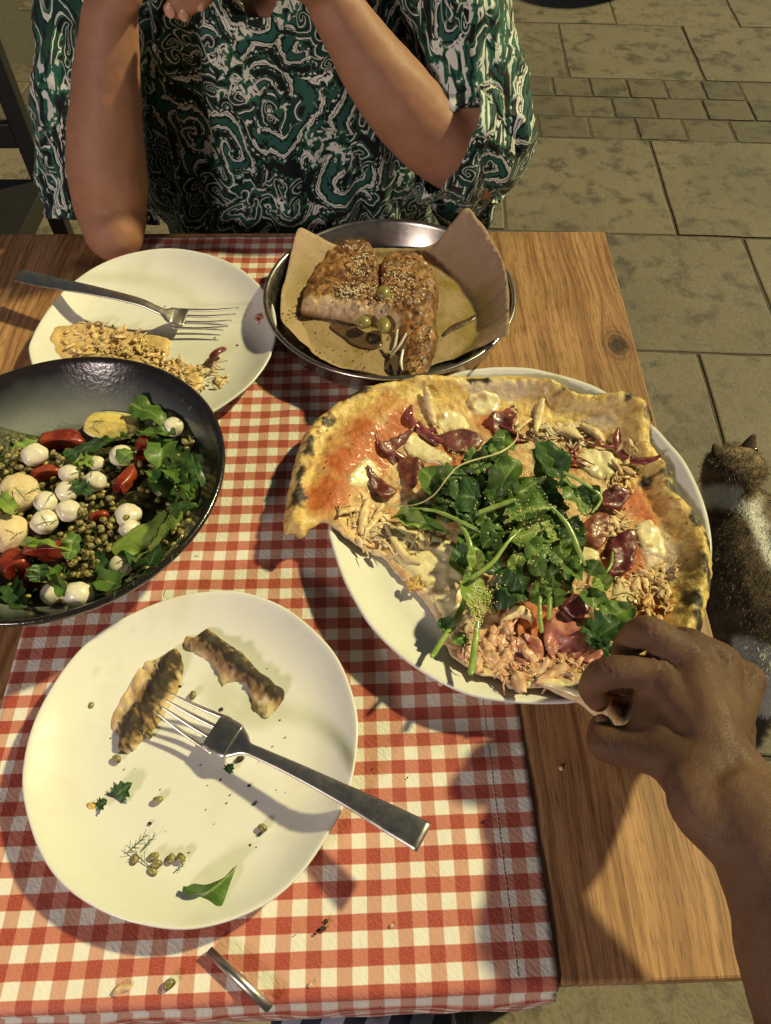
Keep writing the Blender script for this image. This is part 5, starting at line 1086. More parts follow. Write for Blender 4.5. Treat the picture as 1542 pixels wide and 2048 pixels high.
V, F, d = patch(ats([(388, 805), (398, 798), (412, 802), (410, 812), (398, 818), (390, 815)], .016), .0014, lambda x, y, d: .0125 + .004 * (1 - np.exp(-d / .002)), lambda x, y, d: np.full(len(x), .0115), .001); tag(mk('crust_crumb', V, F, M_col, cols=colnoise(V, [(0.5, 0.25, 0.06), (0.6, 0.35, 0.12)], 200, 1)), 'brown crumb on the back plate next to the bowl rim', 'crumb')

# ------------------------------------------------------------------ front plate: crusts, beans, herbs
def c1(pts): return [(x / 2.0838 + 20, y / 2.0838 + 1160) for x, y in pts]
def crust(px, h, label, ridge, seed):
    o_ = ats(c1(px), 0.016); rl = ats(c1(ridge), .02)
    def tp(x, y, d):
        P = np.c_[x, y, x * 0]; r = np.exp(-(seg_dist(P, rl, False) / .011) ** 2); return 0.0095 + (0.004 + h * r) * (1 - np.exp(-d / .004)) * (1 + .25 * fbm(P, 55, 3, seed)) + .0026 * fbm(np.c_[x + y * (.6 if seed == 3 else -.7), (y - x * (.6 if seed == 3 else -.7)) * .3, x * 0], 170, 3, seed + 3) * sstep(0, .004, d)
    V, F, d = patch(o_, .0018, tp, lambda x, y, d: np.full(len(x), .0092), .0013, seed)
    n1, n2 = fbm(V, 70, 3, seed), fbm(V, 190, 3, seed + 1); rd = seg_dist(V, rl, False)
    C = mixc((0.68, 0.46, 0.22), (0.80, 0.64, 0.38), n1 + .5); C = mixc(C, (0.26, 0.15, 0.05), (1 - sstep(.006, .014, rd + .006 * n1)) * .95)
    C = mixc(C, (0.028, 0.017, 0.010), sstep(.10, .40, fbm(np.c_[V[:, 0] + V[:, 1] * .6, (V[:, 1] - V[:, 0] * .6) * .25, V[:, 2]], 260, 2, seed + 9) * .6 + n1 * .5 + .86 - rd / .012) * .97)
    o = mk('pizza_crust', V, F, M_dry, cols=C); return tag(o, label, 'pizza crust', 'burnt pizza crusts on the front plate')
crust([(415, 560), (440, 500), (500, 400), (540, 325), (600, 310), (655, 280), (690, 272), (712, 330), (706, 400), (680, 470), (640, 540), (590, 610), (530, 670), (485, 712), (440, 690), (448, 640), (420, 610)], .0085, 'wider burnt crust touched by the fork tines on the front plate', [(470, 640), (560, 520), (640, 390), (680, 310)], 3)
crust([(710, 225), (735, 205), (770, 225), (815, 185), (870, 225), (960, 290), (1040, 370), (1140, 455), (1110, 520), (1060, 565), (1010, 520), (990, 440), (960, 410), (900, 415), (875, 430), (860, 370), (820, 320), (760, 290), (715, 280)], .0075, 'curved burnt crust lying to the right above the fork tines', [(790, 215), (880, 270), (980, 360), (1120, 460)], 5)
pz0 = 0.0092
for u, v, dz, lab in [(182, 1412, 0, 'lone bean at the left of the wide crust'), (234, 1517, 0, 'bean below the lower end of the wide crust'), (298, 1468, 0, 'bean hidden between crust and fork tines'), (386, 1390, 0, 'bean between the crust and the top fork tine'), (316, 1600, 0, 'lone bean near the middle of the front plate'), (525, 1655, 0, 'bean at the right side below the fork handle'),
                      (270, 1718, 0, 'bean at the left of the little bean cluster, under dill'), (308, 1713, 0, 'topmost bean of the little cluster'), (314, 1727, .002, 'middle bean of the little cluster'), (306, 1742, 0, 'lowest bean of the little cluster'), (343, 1717, 0, 'left bean of the pair beside the cluster'), (362, 1716, .001, 'right bean of the pair beside the cluster')]:
    bean(at(u, v, pz0 + .0024 + dz), (rnd.uniform(-.3, .3), rnd.uniform(-.2, .2), rnd.uniform(0, 6)), lab, 'beans left on the front plate', 1.12)
V, F, UV = leaf_mesh(at(365, 1802, .012), at(470, 1752, .020), .022, (.35, -.9, 1), 1.0, .75, .0026, 'basil', 4, 19, 11); tag(mk('basil_leaf', V, F, M_leaf, uv=UV), 'single folded green leaf on the lower part of the front plate', 'leaf')
V, F, UV = leaf_mesh(at(232, 1592, .010), at(262, 1568, .016), .014, (-.3, -.5, 1), .5, .4, .003, 'jag', 6); tag(mk('herb_scrap', V, F, M_leaf3, uv=UV), 'crumpled dark herb scrap left of the lone middle bean', 'herb')
V, F, UV = leaf_mesh(at(196, 1612, .010), at(216, 1600, .012), .009, (-.3, -.5, 1), .4, .4, .002, 'jag', 8); tag(mk('herb_scrap', V, F, M_leaf3, uv=UV), 'small herb scrap beside a yellow bit at the left of the plate', 'herb')
V, F, d = patch(ats([(172, 1605), (184, 1602), (192, 1610), (186, 1620), (174, 1618)], .011), .0012, lambda x, y, d: .0098 + .0035 * (1 - np.exp(-d / .0016)), lambda x, y, d: np.full(len(x), .0092), .0006); tag(mk('yellow_crumb', V, F, M_col, cols=colnoise(V, [(0.6, 0.36, 0.08), (0.7, 0.5, 0.16)], 300, 2)), 'yellow food crumb by the small herb scrap', 'crumb')
parts = []
def dill2(u, v, L, a, nf, r=.00035):
    p = at(u, v, pz0 + .002); d_ = np.array([math.cos(a), math.sin(a), .15]); q = p + d_ * L; parts.append(tube([p, (p + q) / 2, q], [r, r, r * .6], 5, 5))
    for i in range(nf):
        s0 = p + d_ * L * (.25 + .75 * i / nf); b = a + (.7 if i % 2 else -.7) + rnd.uniform(-.2, .2); l = L * rnd.uniform(.2, .38); parts.append(tube([s0, s0 + np.array([math.cos(b), math.sin(b), .1]) * l], [r * .8, r * .4], 4))
dill2(300, 1735, .022, 2.5, 5); dill2(255, 1705, .016, .75, 7); dill2(285, 1700, .012, .9, 4); dill2(348, 1745, .008, .7, 4)
V, F = join(*parts); tag(mk('dill_sprig', V, F, M_dill), 'thin dill sprig lying over the small bean cluster', 'dill')
V, F, UV = leaf_mesh(at(455, 1545, .0105), at(468, 1528, .012), .006, (-.3, -.5, 1), .4, .4, .001, 'jag', 12); tag(mk('herb_scrap', V, F, M_leaf3, uv=UV), 'tiny herb scrap under the fork neck', 'herb')
# specks on plates, cloth and table
parts = []
def speck(u, v, z, s):
    p = at(u, v, z + s * .5); q = mv[::1] * s; q = q * (1 + .35 * noise(q, 1.2 / s, u))[:, None] * np.array([1, rnd.uniform(.5, 1), .6]); parts.append((q + p, mf))
for u, v, s in [(480, 1517, .0034), (374, 1250, .0016), (360, 1372, .0014), (443, 1418, .0014), (300, 1647, .0014), (498, 1571, .0014), (508, 1608, .0012), (518, 1670, .0014), (530, 1230, .0009), (440, 1560, .0007), (570, 1475, .0007), (560, 1440, .0006), (500, 1690, .0008), (512, 1695, .0006), (378, 1705, .0007), (460, 1590, .0007), (520, 1300, .0006), (590, 1350, .0006), (610, 1330, .0006)] + [(rnd.gauss(400, 110), rnd.gauss(1500, 120), rnd.uniform(.0003, .0006)) for _ in range(30)]: speck(u, v, pz0, s)
for u, v, s in [(430, 675, .001), (475, 690, .0013), (400, 785, .0006), (400, 660, .0005), (255, 605, .0008), (330, 612, .0008)]: speck(u, v, .0095, s)
for u, v, s in [(630, 1868, .0012), (646, 1857, .0024), (652, 1842, .0014), (590, 1870, .0006), (745, 1537, .0007), (815, 1555, .0006), (965, 1645, .0012), (760, 2014, .0006)]: speck(u, v, .0026, s)
V, F = join(*parts); tag(mk('burnt_specks', V, F, food('burnt_speck', (0.012, 0.01, 0.008), (0.04, 0.025, 0.012), 200, .7, 0)), 'tiny burnt specks strewn over plates and cloth', 'specks', kind='stuff')
def zc(u, v): p = at(u, v, .003); return float(CLOTH_TOP[np.argmin(((CLOTH_TOP[:, :2] - p[:2]) ** 2).sum(1)), 2])
bean(at(338, 1968, zc(338, 1968) + .0026), (.2, .1, .6), 'single bean lying on the gingham cloth near its front edge', None, 1.25)
for px, lab in [([(222, 1985), (232, 1970), (248, 1966), (262, 1972), (256, 1982), (238, 1986), (228, 1994)], 'pale bread crumb on the gingham cloth near the bottom left'), ([(516, 1992), (522, 1982), (528, 1990), (524, 2000), (518, 1998)], 'pale bread crumb beside the metal straw'), ([(613, 1970), (620, 1964), (626, 1968), (620, 1976)], 'small crumb on the cloth right of the metal straw'), ([(875, 1364), (884, 1358), (890, 1366), (880, 1372)], 'tiny crumb on the cloth beside the pizza plate'), ([(778, 1850), (784, 1846), (788, 1852), (782, 1856)], 'white crumb on the cloth right of the front plate'), ([(1118, 1534), (1124, 1530), (1128, 1536), (1122, 1540)], 'white seed on the bare wood right of the cloth')]:
    u, v = np.mean(px, 0); z = zc(u, v) if u < 1040 else 0.0; V, F, d = patch(ats(px, z + .002), .0011, lambda x, y, d: z + .0008 + .0036 * (1 - np.exp(-d / .0018)) * (1 + .4 * noise(np.c_[x, y, x], 400)), lambda x, y, d: np.full(len(x), z + .0003), .0005); tag(mk('crumb', V, F, M_dry, cols=colnoise(V, [(0.6, 0.36, 0.2), (0.74, 0.58, 0.4)], 300, 3)), lab, 'crumb', 'crumbs on the table')
# metal straw at the front edge
P = [at(418, 1902, .0068), at(478, 1958, .0068), at(540, 2017, .0068)]
def pipe(P, r, ri):
    P = np.array(P); T, S, U = frames(P); th = np.linspace(0, 2 * np.pi, 20, endpoint=False)
    def ring(i, rr): return P[i] + rr * (np.cos(th)[:, None] * S[i] + np.sin(th)[:, None] * U[i])
    return rings([ring(0, ri), ring(0, r), ring(1, r), ring(2, r), ring(2, ri), ring(1, ri), ring(0, ri)])
V, F = pipe(P, .0031, .0026); tag(mk('metal_straw', V, F, M_fork), 'thin steel drinking straw poking over the front table edge', 'straw')
# ------------------------------------------------------------------ skin
def skin_mat(name, c1, c2, c3, bump=0.25):
    k = N(name); p = k.obj(); c = k.mix(k.ramp(k.noise(p, 22, 4), [(0.35, (0, 0, 0)), (0.65, (1, 1, 1))]), c1, c2); c = k.mix(k.math('MULTIPLY', k.ramp(k.noise(p, 180, 4, .7), [(0.5, (0, 0, 0)), (0.7, (1, 1, 1))]), .35), c, c3)
    a = k.attr(); c = k.mix(1.0, c, a, 'MULTIPLY')
    v = k.n('TexVoronoi'); v.feature = 'DISTANCE_TO_EDGE'; k.l(p, v.inputs['Vector']); v.inputs['Scale'].default_value = 750
    k.set(col=c, rough=k.math('MULTIPLY_ADD', k.noise(p, 240, 3), 0.2, 0.46), spec=0.35, sss=0.12, ssss=0.006); k.b.inputs['Subsurface Radius'].default_value = (1, .4, .2)
    k.bump(k.math('ADD', k.math('MULTIPLY', k.math('MINIMUM', v.outputs['Distance'], 0.12), 3.0), k.noise(p, 120, 4)), bump, 0.0009); return k.m
M_skin = skin_mat('brown_skin', (0.112, 0.058, 0.033), (0.158, 0.084, 0.047), (0.070, 0.036, 0.022), 0.5)
M_skin2 = skin_mat('warm_skin', (0.34, 0.165, 0.098), (0.39, 0.195, 0.120), (0.29, 0.135, 0.08), 0.12)
M_nail2 = food('pink_nail', (0.50, 0.27, 0.20), (0.56, 0.32, 0.25), 60, 0.35, 0.05)
M_nail = food('finger_nail', (0.20, 0.105, 0.07), (0.26, 0.14, 0.095), 60, 0.25, 0.05, coat=.3)
def body_cols(V, lo, seed=0):
    return mixc((1, 1, 1), lo, sstep(.1, .6, fbm(V, 60, 3, seed)) * .35)

# ------------------------------------------------------------------ the person opposite
XC = -0.140
person = thing('person', (XC, 1.12, -0.29), 'person in a green and white paisley shirt sitting opposite, elbows on the table', 'person')
fr = [at(226, 462, .032), at_y(221, 415, .822), at_y(215, 345, .832), at_y(212, 250, .842), at_y(215, 130, .856), at_y(222, 30, .868)]
fr_r = [.036, .043, .046, .041, .0335, .0285]
el2 = np.array([.112, .895, .058]); wr2 = at_y(655, -10, .945); m2 = at_y(770, 165, .915)
arms = [tube(fr, fr_r, 20, 30), tube([fr[1] + [0, .01, 0], (-.345, .95, .14), (-.30, 1.09, .29)], [.040, .045, .055], 16, 14),
        tube([el2, at_y(860, 270, .902), m2, at_y(705, 70, .932), wr2], [.041, .046, .043, .034, .028], 20, 26), tube([el2, (.095, 1.0, .18), (.03, 1.10, .30)], [.042, .046, .055], 16, 14)]
def ell(zc, cx, cy, rx, ry, n=28):
    th = np.linspace(0, 2 * np.pi, n, endpoint=False); return np.stack([cx + rx * np.sign(np.cos(th)) * np.abs(np.cos(th)) ** .85, cy + ry * np.sin(th), np.full(n, zc)], 1)
TOR = [(-.31, XC, 1.14, .17, .14), (-.20, XC, 1.13, .19, .15), (-.05, XC, 1.10, .200, .135), (.10, XC, 1.09, .185, .118), (.22, XC, 1.095, .175, .118), (.30, XC, 1.115, .17, .095), (.345, XC, 1.13, .10, .07), (.375, XC, 1.13, .058, .056), (.45, XC, 1.12, .052, .054)]
torso = rings([ell(*t) for t in TOR], True, True)
# hands, clasped in front of the face above the frame
def hand_simple(w, palm, tips, r=.0095):
    P = [tube([w, (w + palm) / 2, palm], [.027, .030, .031], 14, 8, flat=.7)]
    side = np.cross(palm - w, [0, 1, .3]); side /= np.linalg.norm(side)
    for i, t in enumerate(tips):
        t = np.asarray(t); b = palm + side * (i - 1.5) * .017; m = (b + t) / 2 + np.array([0, -.012, .012]); P.append(tube([palm * .4 + b * .6, b, m, t], [.011, .0105, r, r * .85], 10, 14))
    return P
pr = at_y(262, -75, .875); pl = at_y(520, -95, .915)
hands = hand_simple(fr[-1], pr, [at_y(300, -210, .88), at_y(330, -225, .89), at_y(365, -215, .9), at_y(390, -190, .905)]) + hand_simple(wr2, pl, [at_y(338, 22, .868), at_y(366, 30, .872), at_y(399, 8, .876), at_y(432, -25, .88)])
hands += [tube([pr * .5 + fr[-1] * .5, at_y(262, -10, .858), at_y(258, 4, .855)], [.014, .0125, .0115], 10, 10), tube([wr2 * .5 + pl * .5, at_y(560, -130, .89), at_y(500, -190, .88)], [.014, .012, .009], 10, 10)]
V, F = fuse(arms + [torso] + hands, .0042, 6); V = V + vnormals(V, F) * (fbm(V, 30, 2, 3) * .0012)[:, None]
mk('body', V, F, M_skin2, person, body_cols(V, (.8, .74, .72), 2))
for u, v, Y in [(340, 26, .862), (367, 33, .866), (399, 12, .870)]:
    q = mv * np.array([.0055, .003, .007]) + at_y(u, v - 4, Y); mk('nail', q, mf, M_nail2, person)

# paisley shirt
def paisley():
    k = N('paisley_fabric'); p0 = k.obj()
    s0 = k.n('SeparateXYZ'); k.l(p0, s0.inputs[0])
    # printed fabric lies on the (x, z) front; use x and height + depth as its own flat coordinates
    cv = k.n('CombineXYZ'); k.l(s0.outputs[0], cv.inputs[0]); k.l(k.math('ADD', s0.outputs[2], k.math('MULTIPLY', s0.outputs[1], -0.55)), cv.inputs[1])
    p = cv.outputs[0]
    def warp(vec, sc, amt):
        nn = k.n('TexNoise'); k.l(vec, nn.inputs['Vector']); nn.inputs['Scale'].default_value = sc; nn.inputs['Detail'].default_value = 1.5
        c = k.vmath('SUBTRACT', nn.outputs['Color'], (0.5, 0.5, 0.5)); sc_ = k.n('VectorMath', operation='SCALE'); k.l(c, sc_.inputs[0]); sc_.inputs['Scale'].default_value = amt; return k.vmath('ADD', vec, sc_.outputs[0])
    def swirl(vec, scale, arms, tight, wamt):
        """spiral curls, one round the centre of each cell"""
        q = warp(vec, scale * .55, wamt)
        v = k.n('TexVoronoi'); v.voronoi_dimensions = '2D'; k.l(q, v.inputs['Vector']); v.inputs['Scale'].default_value = scale; v.inputs['Randomness'].default_value = .9
        sc_ = k.n('VectorMath', operation='SCALE'); k.l(q, sc_.inputs[0]); sc_.inputs['Scale'].default_value = scale
        loc = k.vmath('SUBTRACT', k.n('VectorMath', operation='SCALE').outputs[0], (0, 0, 0)) if False else None
        d = k.vmath('SUBTRACT', q, v.outputs['Position']); sp = k.n('SeparateXYZ'); k.l(d, sp.inputs[0])
        ang = k.math('ARCTAN2', sp.outputs[1], sp.outputs[0]); r = k.math('MULTIPLY', k.vmath('LENGTH', d), scale)
        lr = k.math('LOGARITHM', k.math('ADD', r, 0.06), 2.718)
        rc = k.n('SeparateColor'); k.l(v.outputs['Color'], rc.inputs[0]); sg = k.math('MULTIPLY_ADD', k.math('GREATER_THAN', rc.outputs[0], .5), 2.0, -1.0)
        ph = k.math('ADD', k.math('MULTIPLY', k.math('MULTIPLY', ang, float(arms)), sg), k.math('MULTIPLY', lr, tight)); ph = k.math('ADD', ph, k.math('MULTIPLY', rc.outputs[1], 6.28))
        return k.math('SINE', ph), r, rc.outputs[2]
    a, ra, rnd_a = swirl(p, 14.0, 1, 6.0, .095); b, rb, rnd_b = swirl(p, 36.0, 1, 5.5, .04)
    lf = k.noise(warp(p, 9, .06), 10, 2); fine = k.noise(warp(p, 40, .010), 85, 2, .6, .8)
    white, green, deep, black, teal = (0.72, 0.74, 0.68), (0.026, 0.135, 0.080), (0.008, 0.050, 0.038), (0.005, 0.007, 0.008), (0.022, 0.105, 0.085)
    vd = k.n('TexVoronoi'); vd.voronoi_dimensions = '2D'; k.l(p, vd.inputs['Vector']); vd.inputs['Scale'].default_value = 150; vd.inputs['Randomness'].default_value = .35
    dots = k.ramp(vd.outputs['Distance'], [(0.0, white), (0.30, black)], 'CONSTANT')
    t = k.math('MULTIPLY_ADD', k.math('ADD', a, k.math('MULTIPLY', k.math('SUBTRACT', fine, .5), 1.35)), .5, .5)
    c = k.ramp(t, [(0.0, black), (0.10, green), (0.20, black), (0.26, deep), (0.34, black), (0.43, white), (0.54, black), (0.59, white), (0.74, green), (0.80, black), (0.90, teal)], 'CONSTANT')
    c = k.mix(k.ramp(t, [(0.18, (1, 1, 1)), (0.28, (0, 0, 0))], 'CONSTANT'), c, k.mix(k.ramp(t, [(0.0, (0, 0, 0)), (0.17, (1, 1, 1))], 'CONSTANT'), c, dots))
    t2 = k.math('MULTIPLY_ADD', k.math('ADD', b, k.math('MULTIPLY', k.math('SUBTRACT', fine, .5), 1.1)), .5, .5)
    c2 = k.ramp(t2, [(0.0, black), (0.18, green), (0.42, black), (0.50, white), (0.66, white), (0.74, black), (0.80, deep)], 'CONSTANT')
    c3 = k.ramp(fine, [(0.0, black), (0.38, deep), (0.45, green), (0.53, white), (0.66, black)], 'CONSTANT')
    m1 = k.ramp(lf, [(0.52, (0, 0, 0)), (0.53, (1, 1, 1))]); m2 = k.ramp(k.noise(warp(p, 12, .05), 13, 2), [(0.57, (0, 0, 0)), (0.58, (1, 1, 1))])
    c = k.mix(m1, c, c2); c = k.mix(m2, c, c3)
    k.set(col=c, rough=.72, spec=.25, sheen=.15); k.bump(k.noise(p0, 700, 2), .12, .0005); return k.m
M_shirt = paisley()
def fold_disp(V, F, k=1.0):
    nr = vnormals(V, F); f = fbm(V * np.array([1, 1, .30]), 30, 3, 4) * .011 + fbm(V * np.array([1, 1, .45]), 80, 2, 9) * .002
    f += .006 * np.sin((V[:, 0] + .25 * (V[:, 2] - .1) * np.sign(V[:, 0] - XC)) * 120 + 3 * noise(V, 9, 3)) * sstep(.14, .0, V[:, 2]) * (V[:, 1] < 1.06); return V + nr * (f * k)[:, None]
TT = spline(np.array(TOR[:-1])[:, [0, 1, 2]], 80); T2 = spline(np.array(TOR[:-1])[:, [3, 4, 4]], 80)
V, F = rings([ell(a_[0], a_[1], a_[2], b_[0] + (.022 if a_[0] < .1 else .016), b_[1] + (.020 if a_[0] < .2 else .015), 150) for a_, b_ in zip(TT, T2)], False, True); V = fold_disp(V, F)
hw = (V[:, 2] - .182) * .62; neck = (V[:, 1] < 1.12) & (V[:, 2] > .182) & (np.abs(V[:, 0] - XC + .004) < hw); cutm = neck | (V[:, 2] > .34)
keep = [f for f in F if not all(cutm[i] for i in f)]
part = sorted({i for f in keep for i in f if neck[i]})                     # pull the cut on to a straight neckline
for i in part: V[i, 0] = XC - .004 + math.copysign(hw[i], V[i, 0] - XC + .004)
used = sorted({i for f in keep for i in f}); mp = {a_: b_ for b_, a_ in enumerate(used)}; pieces = [(V[used], [tuple(mp[i] for i in f) for f in keep])]
for P_, R_, fl in [([(-.29, 1.115, .31), (-.340, 1.02, .21), (-.362, .955, .125), (-.368, .905, .055), (-.372, .868, .0)], [.066, .064, .062, .064, .066], 1.0), ([(.01, 1.115, .31), (.075, 1.03, .21), (.108, .955, .11), (.108, .915, .074), (.070, .902, .092)], [.066, .064, .066, .070, .068], 1.0)]:
    V, F = tube(P_, R_, 72, 60, flat=fl, caps=False); V = fold_disp(V, F, 1.0); pieces.append((V, F))
for P_ in ([(.108, .945, .07), (.110, .935, .0), (.108, .94, -.07)], [(-.372, .945, .06), (-.376, .935, -.005), (-.372, .94, -.07)]):
    V, F = tube(P_, [.055, .050, .028], 60, 30, flat=.7); pieces.append((fold_disp(V, F, .9), F))
V, F = join(*pieces); sh = mk('shirt', V, F, M_shirt, person); so_ = sh.modifiers.new('t', 'SOLIDIFY'); so_.thickness = .0022; so_.offset = 1
# trousers
V, F = fuse([tube([(XC - .09, 1.14, -.24), (XC - .10, .88, -.22), (XC - .10, .72, -.215)], [.085, .075, .062], 16, 12), tube([(XC + .09, 1.14, -.24), (XC + .10, .88, -.22), (XC + .10, .72, -.215)], [.085, .075, .062], 16, 12), tube([(XC - .10, .72, -.22), (XC - .10, .74, -.5), (XC - .10, .78, -.70)], [.060, .055, .045], 16, 12), tube([(XC + .10, .72, -.22), (XC + .10, .74, -.5), (XC + .10, .78, -.70)], [.060, .055, .045], 16, 12)], .008, 5)
mk('trousers', V, F, food('black_cloth', (0.006, 0.006, 0.007), (0.014, 0.013, 0.013), 60, .8, .3), person)

# ------------------------------------------------------------------ the photographer: right hand and arm, striped shorts
me_ = thing('person', (.05, -.32, -.29), 'person at the near edge whose brown right hand grips the pizza', 'person')
J = lambda u, v, z: at(u, v, z)
W = J(1430, 1560, .104)
mcp = dict(i=J(1318, 1352, .094), m=J(1386, 1322, .100), r=J(1442, 1326, .095), p=J(1494, 1362, .084))
H = [tube([mcp['i'], J(1262, 1343, .096), J(1213, 1347, .090), J(1184, 1372, .072), J(1196, 1402, .055)], [.0125, .0112, .0112, .0098, .0082], 16, 30),
     tube([mcp['m'], J(1340, 1288, .106), J(1291, 1264, .106), J(1254, 1292, .082), J(1244, 1330, .058)], [.0128, .0114, .0114, .0100, .0084], 16, 30),
     tube([mcp['r'], J(1402, 1300, .100), J(1364, 1284, .094), J(1325, 1302, .072), J(1305, 1340, .054)], [.0122, .0110, .0108, .0096, .0082], 16, 30),
     tube([mcp['p'], J(1462, 1342, .082), J(1432, 1334, .072), J(1392, 1350, .056), J(1372, 1370, .048)], [.0120, .0108, .0102, .0092, .0080], 16, 26),
     tube([J(1405, 1540, .104), J(1335, 1512, .090), J(1272, 1496, .076), J(1214, 1486, .066), J(1204, 1456, .060)], [.0180, .0165, .0140, .0128, .0094], 16, 30),
     tube([J(1345, 1515, .090), J(1420, 1590, .098), J(1490, 1668, .100)], [.0165, .0215, .0230], 16, 18),
     tube([J(1365, 1352, .080), J(1385, 1420, .080), J(1405, 1500, .088)], [.0180, .0200, .0200], 14, 14), tube([J(1455, 1372, .072), J(1448, 1440, .078), J(1440, 1520, .088)], [.0170, .0190, .0200], 14, 14), tube([J(1330, 1340, .068), J(1400, 1350, .062), J(1455, 1372, .062)], [.0140, .0150, .0140], 14, 12),
     tube([J(1310, 1400, .070), J(1330, 1440, .070), J(1350, 1500, .078)], [.0150, .0175, .0180], 14, 14),
     tube([J(1318, 1365, .088), J(1302, 1415, .082), J(1296, 1470, .078)], [.0125, .0115, .0145], 14, 16),
     tube([J(1345, 1370, .090), J(1335, 1430, .086), J(1340, 1490, .088)], [.0150, .0160, .0180], 14, 16)]
FA = J(1518, 1668, .106); sdw = np.cross(FA - W, [0, 0, 1.0]); sdw /= np.linalg.norm(sdw)
for q, r, off in (('i', .0150, -.013), ('m', .0160, -.004), ('r', .0150, .005), ('p', .0135, .013)): H.append(tube([mcp[q], mcp[q] * .5 + W * .5 + sdw * off * .5 + [0, 0, .004], W + sdw * off, FA + sdw * off * .8], [r * .85, r * 1.05, .0195, .0215], 16, 24, flat=.92))
H.append(tube([W * .4 + FA * .6, FA, J(1588, 1800, .102), J(1668, 2020, .094), (.262, -.15, .07)], [.0275, .0300, .0345, .0400, .0440], 24, 34))
H.append(tube([(.262, -.15, .07), (.235, -.28, .20), (.17, -.40, .32)], [.046, .052, .062], 20, 16))
H.append(tube([(.17, -.40, .32), (.0, -.43, .28), (-.12, -.43, .30)], [.07, .10, .08], 18, 12)); H.append(tube([(.0, -.43, .28), (.03, -.42, .0), (.05, -.40, -.24)], [.11, .12, .13], 18, 14))
V, F = fuse(H, .0019, 9, .5)
nr = vnormals(V, F)
def ridge(V, a, b, w): return np.exp(-(np.linalg.norm(np.cross(V - a, (b - a) / np.linalg.norm(b - a)), axis=1) / w) ** 2) * sstep(-.1, .15, ((V - a) @ (b - a)) / ((b - a) @ (b - a))) * (1 - sstep(.75, 1.0, ((V - a) @ (b - a)) / ((b - a) @ (b - a))))
top_ = sstep(.2, .7, nr[:, 2])
for q in ('i', 'm', 'r', 'p'): V = V + nr * (.0016 * ridge(V, mcp[q], W, .0042) * top_)[:, None]
for q in ('i', 'm', 'r', 'p'): V = V + nr * (.0022 * np.exp(-(np.linalg.norm(V - mcp[q] - [0, 0, .012], axis=1) / .009) ** 2))[:, None]
V = V + nr * (.0006 * fbm(V, 70, 3, 3))[:, None]
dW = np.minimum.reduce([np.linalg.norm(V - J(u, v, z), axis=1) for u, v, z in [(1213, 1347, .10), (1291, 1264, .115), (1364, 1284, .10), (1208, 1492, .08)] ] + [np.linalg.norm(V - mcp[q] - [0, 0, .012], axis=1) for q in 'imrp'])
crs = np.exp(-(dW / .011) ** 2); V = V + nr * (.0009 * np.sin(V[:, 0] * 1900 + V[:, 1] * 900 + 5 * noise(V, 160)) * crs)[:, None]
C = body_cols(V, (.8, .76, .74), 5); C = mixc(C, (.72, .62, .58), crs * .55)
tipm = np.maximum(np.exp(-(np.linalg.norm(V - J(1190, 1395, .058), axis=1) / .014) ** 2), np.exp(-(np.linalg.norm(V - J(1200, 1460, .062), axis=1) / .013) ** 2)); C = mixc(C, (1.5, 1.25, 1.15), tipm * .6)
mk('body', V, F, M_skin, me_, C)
for u, v, z, rx, ry, a in [(1209, 1447, .0690, .0050, .0070, .5)]:
    q = mv * np.array([rx, ry, .0022]); c_, s_ = math.cos(a), math.sin(a); q = np.c_[q[:, 0] * c_ - q[:, 1] * s_, q[:, 0] * s_ + q[:, 1] * c_, q[:, 2]]; mk('nail', q + J(u, v, z), mf, M_nail, me_)
k = N('striped_cotton'); p = k.obj(); s = k.n('SeparateXYZ'); k.l(p, s.inputs[0]); f = k.math('FRACT', k.math('MULTIPLY', k.math('ADD', s.outputs[0], k.math('MULTIPLY', s.outputs[1], -.45)), 30))
k.set(col=k.mix(k.ramp(f, [(.47, (0, 0, 0)), (.5, (1, 1, 1))]), (0.018, 0.022, 0.045), (0.30, 0.33, 0.44)), rough=.8); k.bump(k.noise(p, 300, 3), .2, .001); M_stripe = k.m
V, F = fuse([tube([(-.02, -.36, -.235), (-.018, -.10, -.19), (-.018, .10, -.20)], [.10, .085, .072], 18, 14), tube([(.16, -.36, -.235), (.175, -.20, -.25), (.18, -.10, -.30)], [.10, .082, .07], 18, 14), tube([(-.02, -.38, -.2), (.16, -.38, -.2)], [.10, .10], 16, 6)], .007, 5); V = V + vnormals(V, F) * (fbm(V, 30, 3, 2) * .006)[:, None]
mk('shorts', V, F, M_stripe, me_)
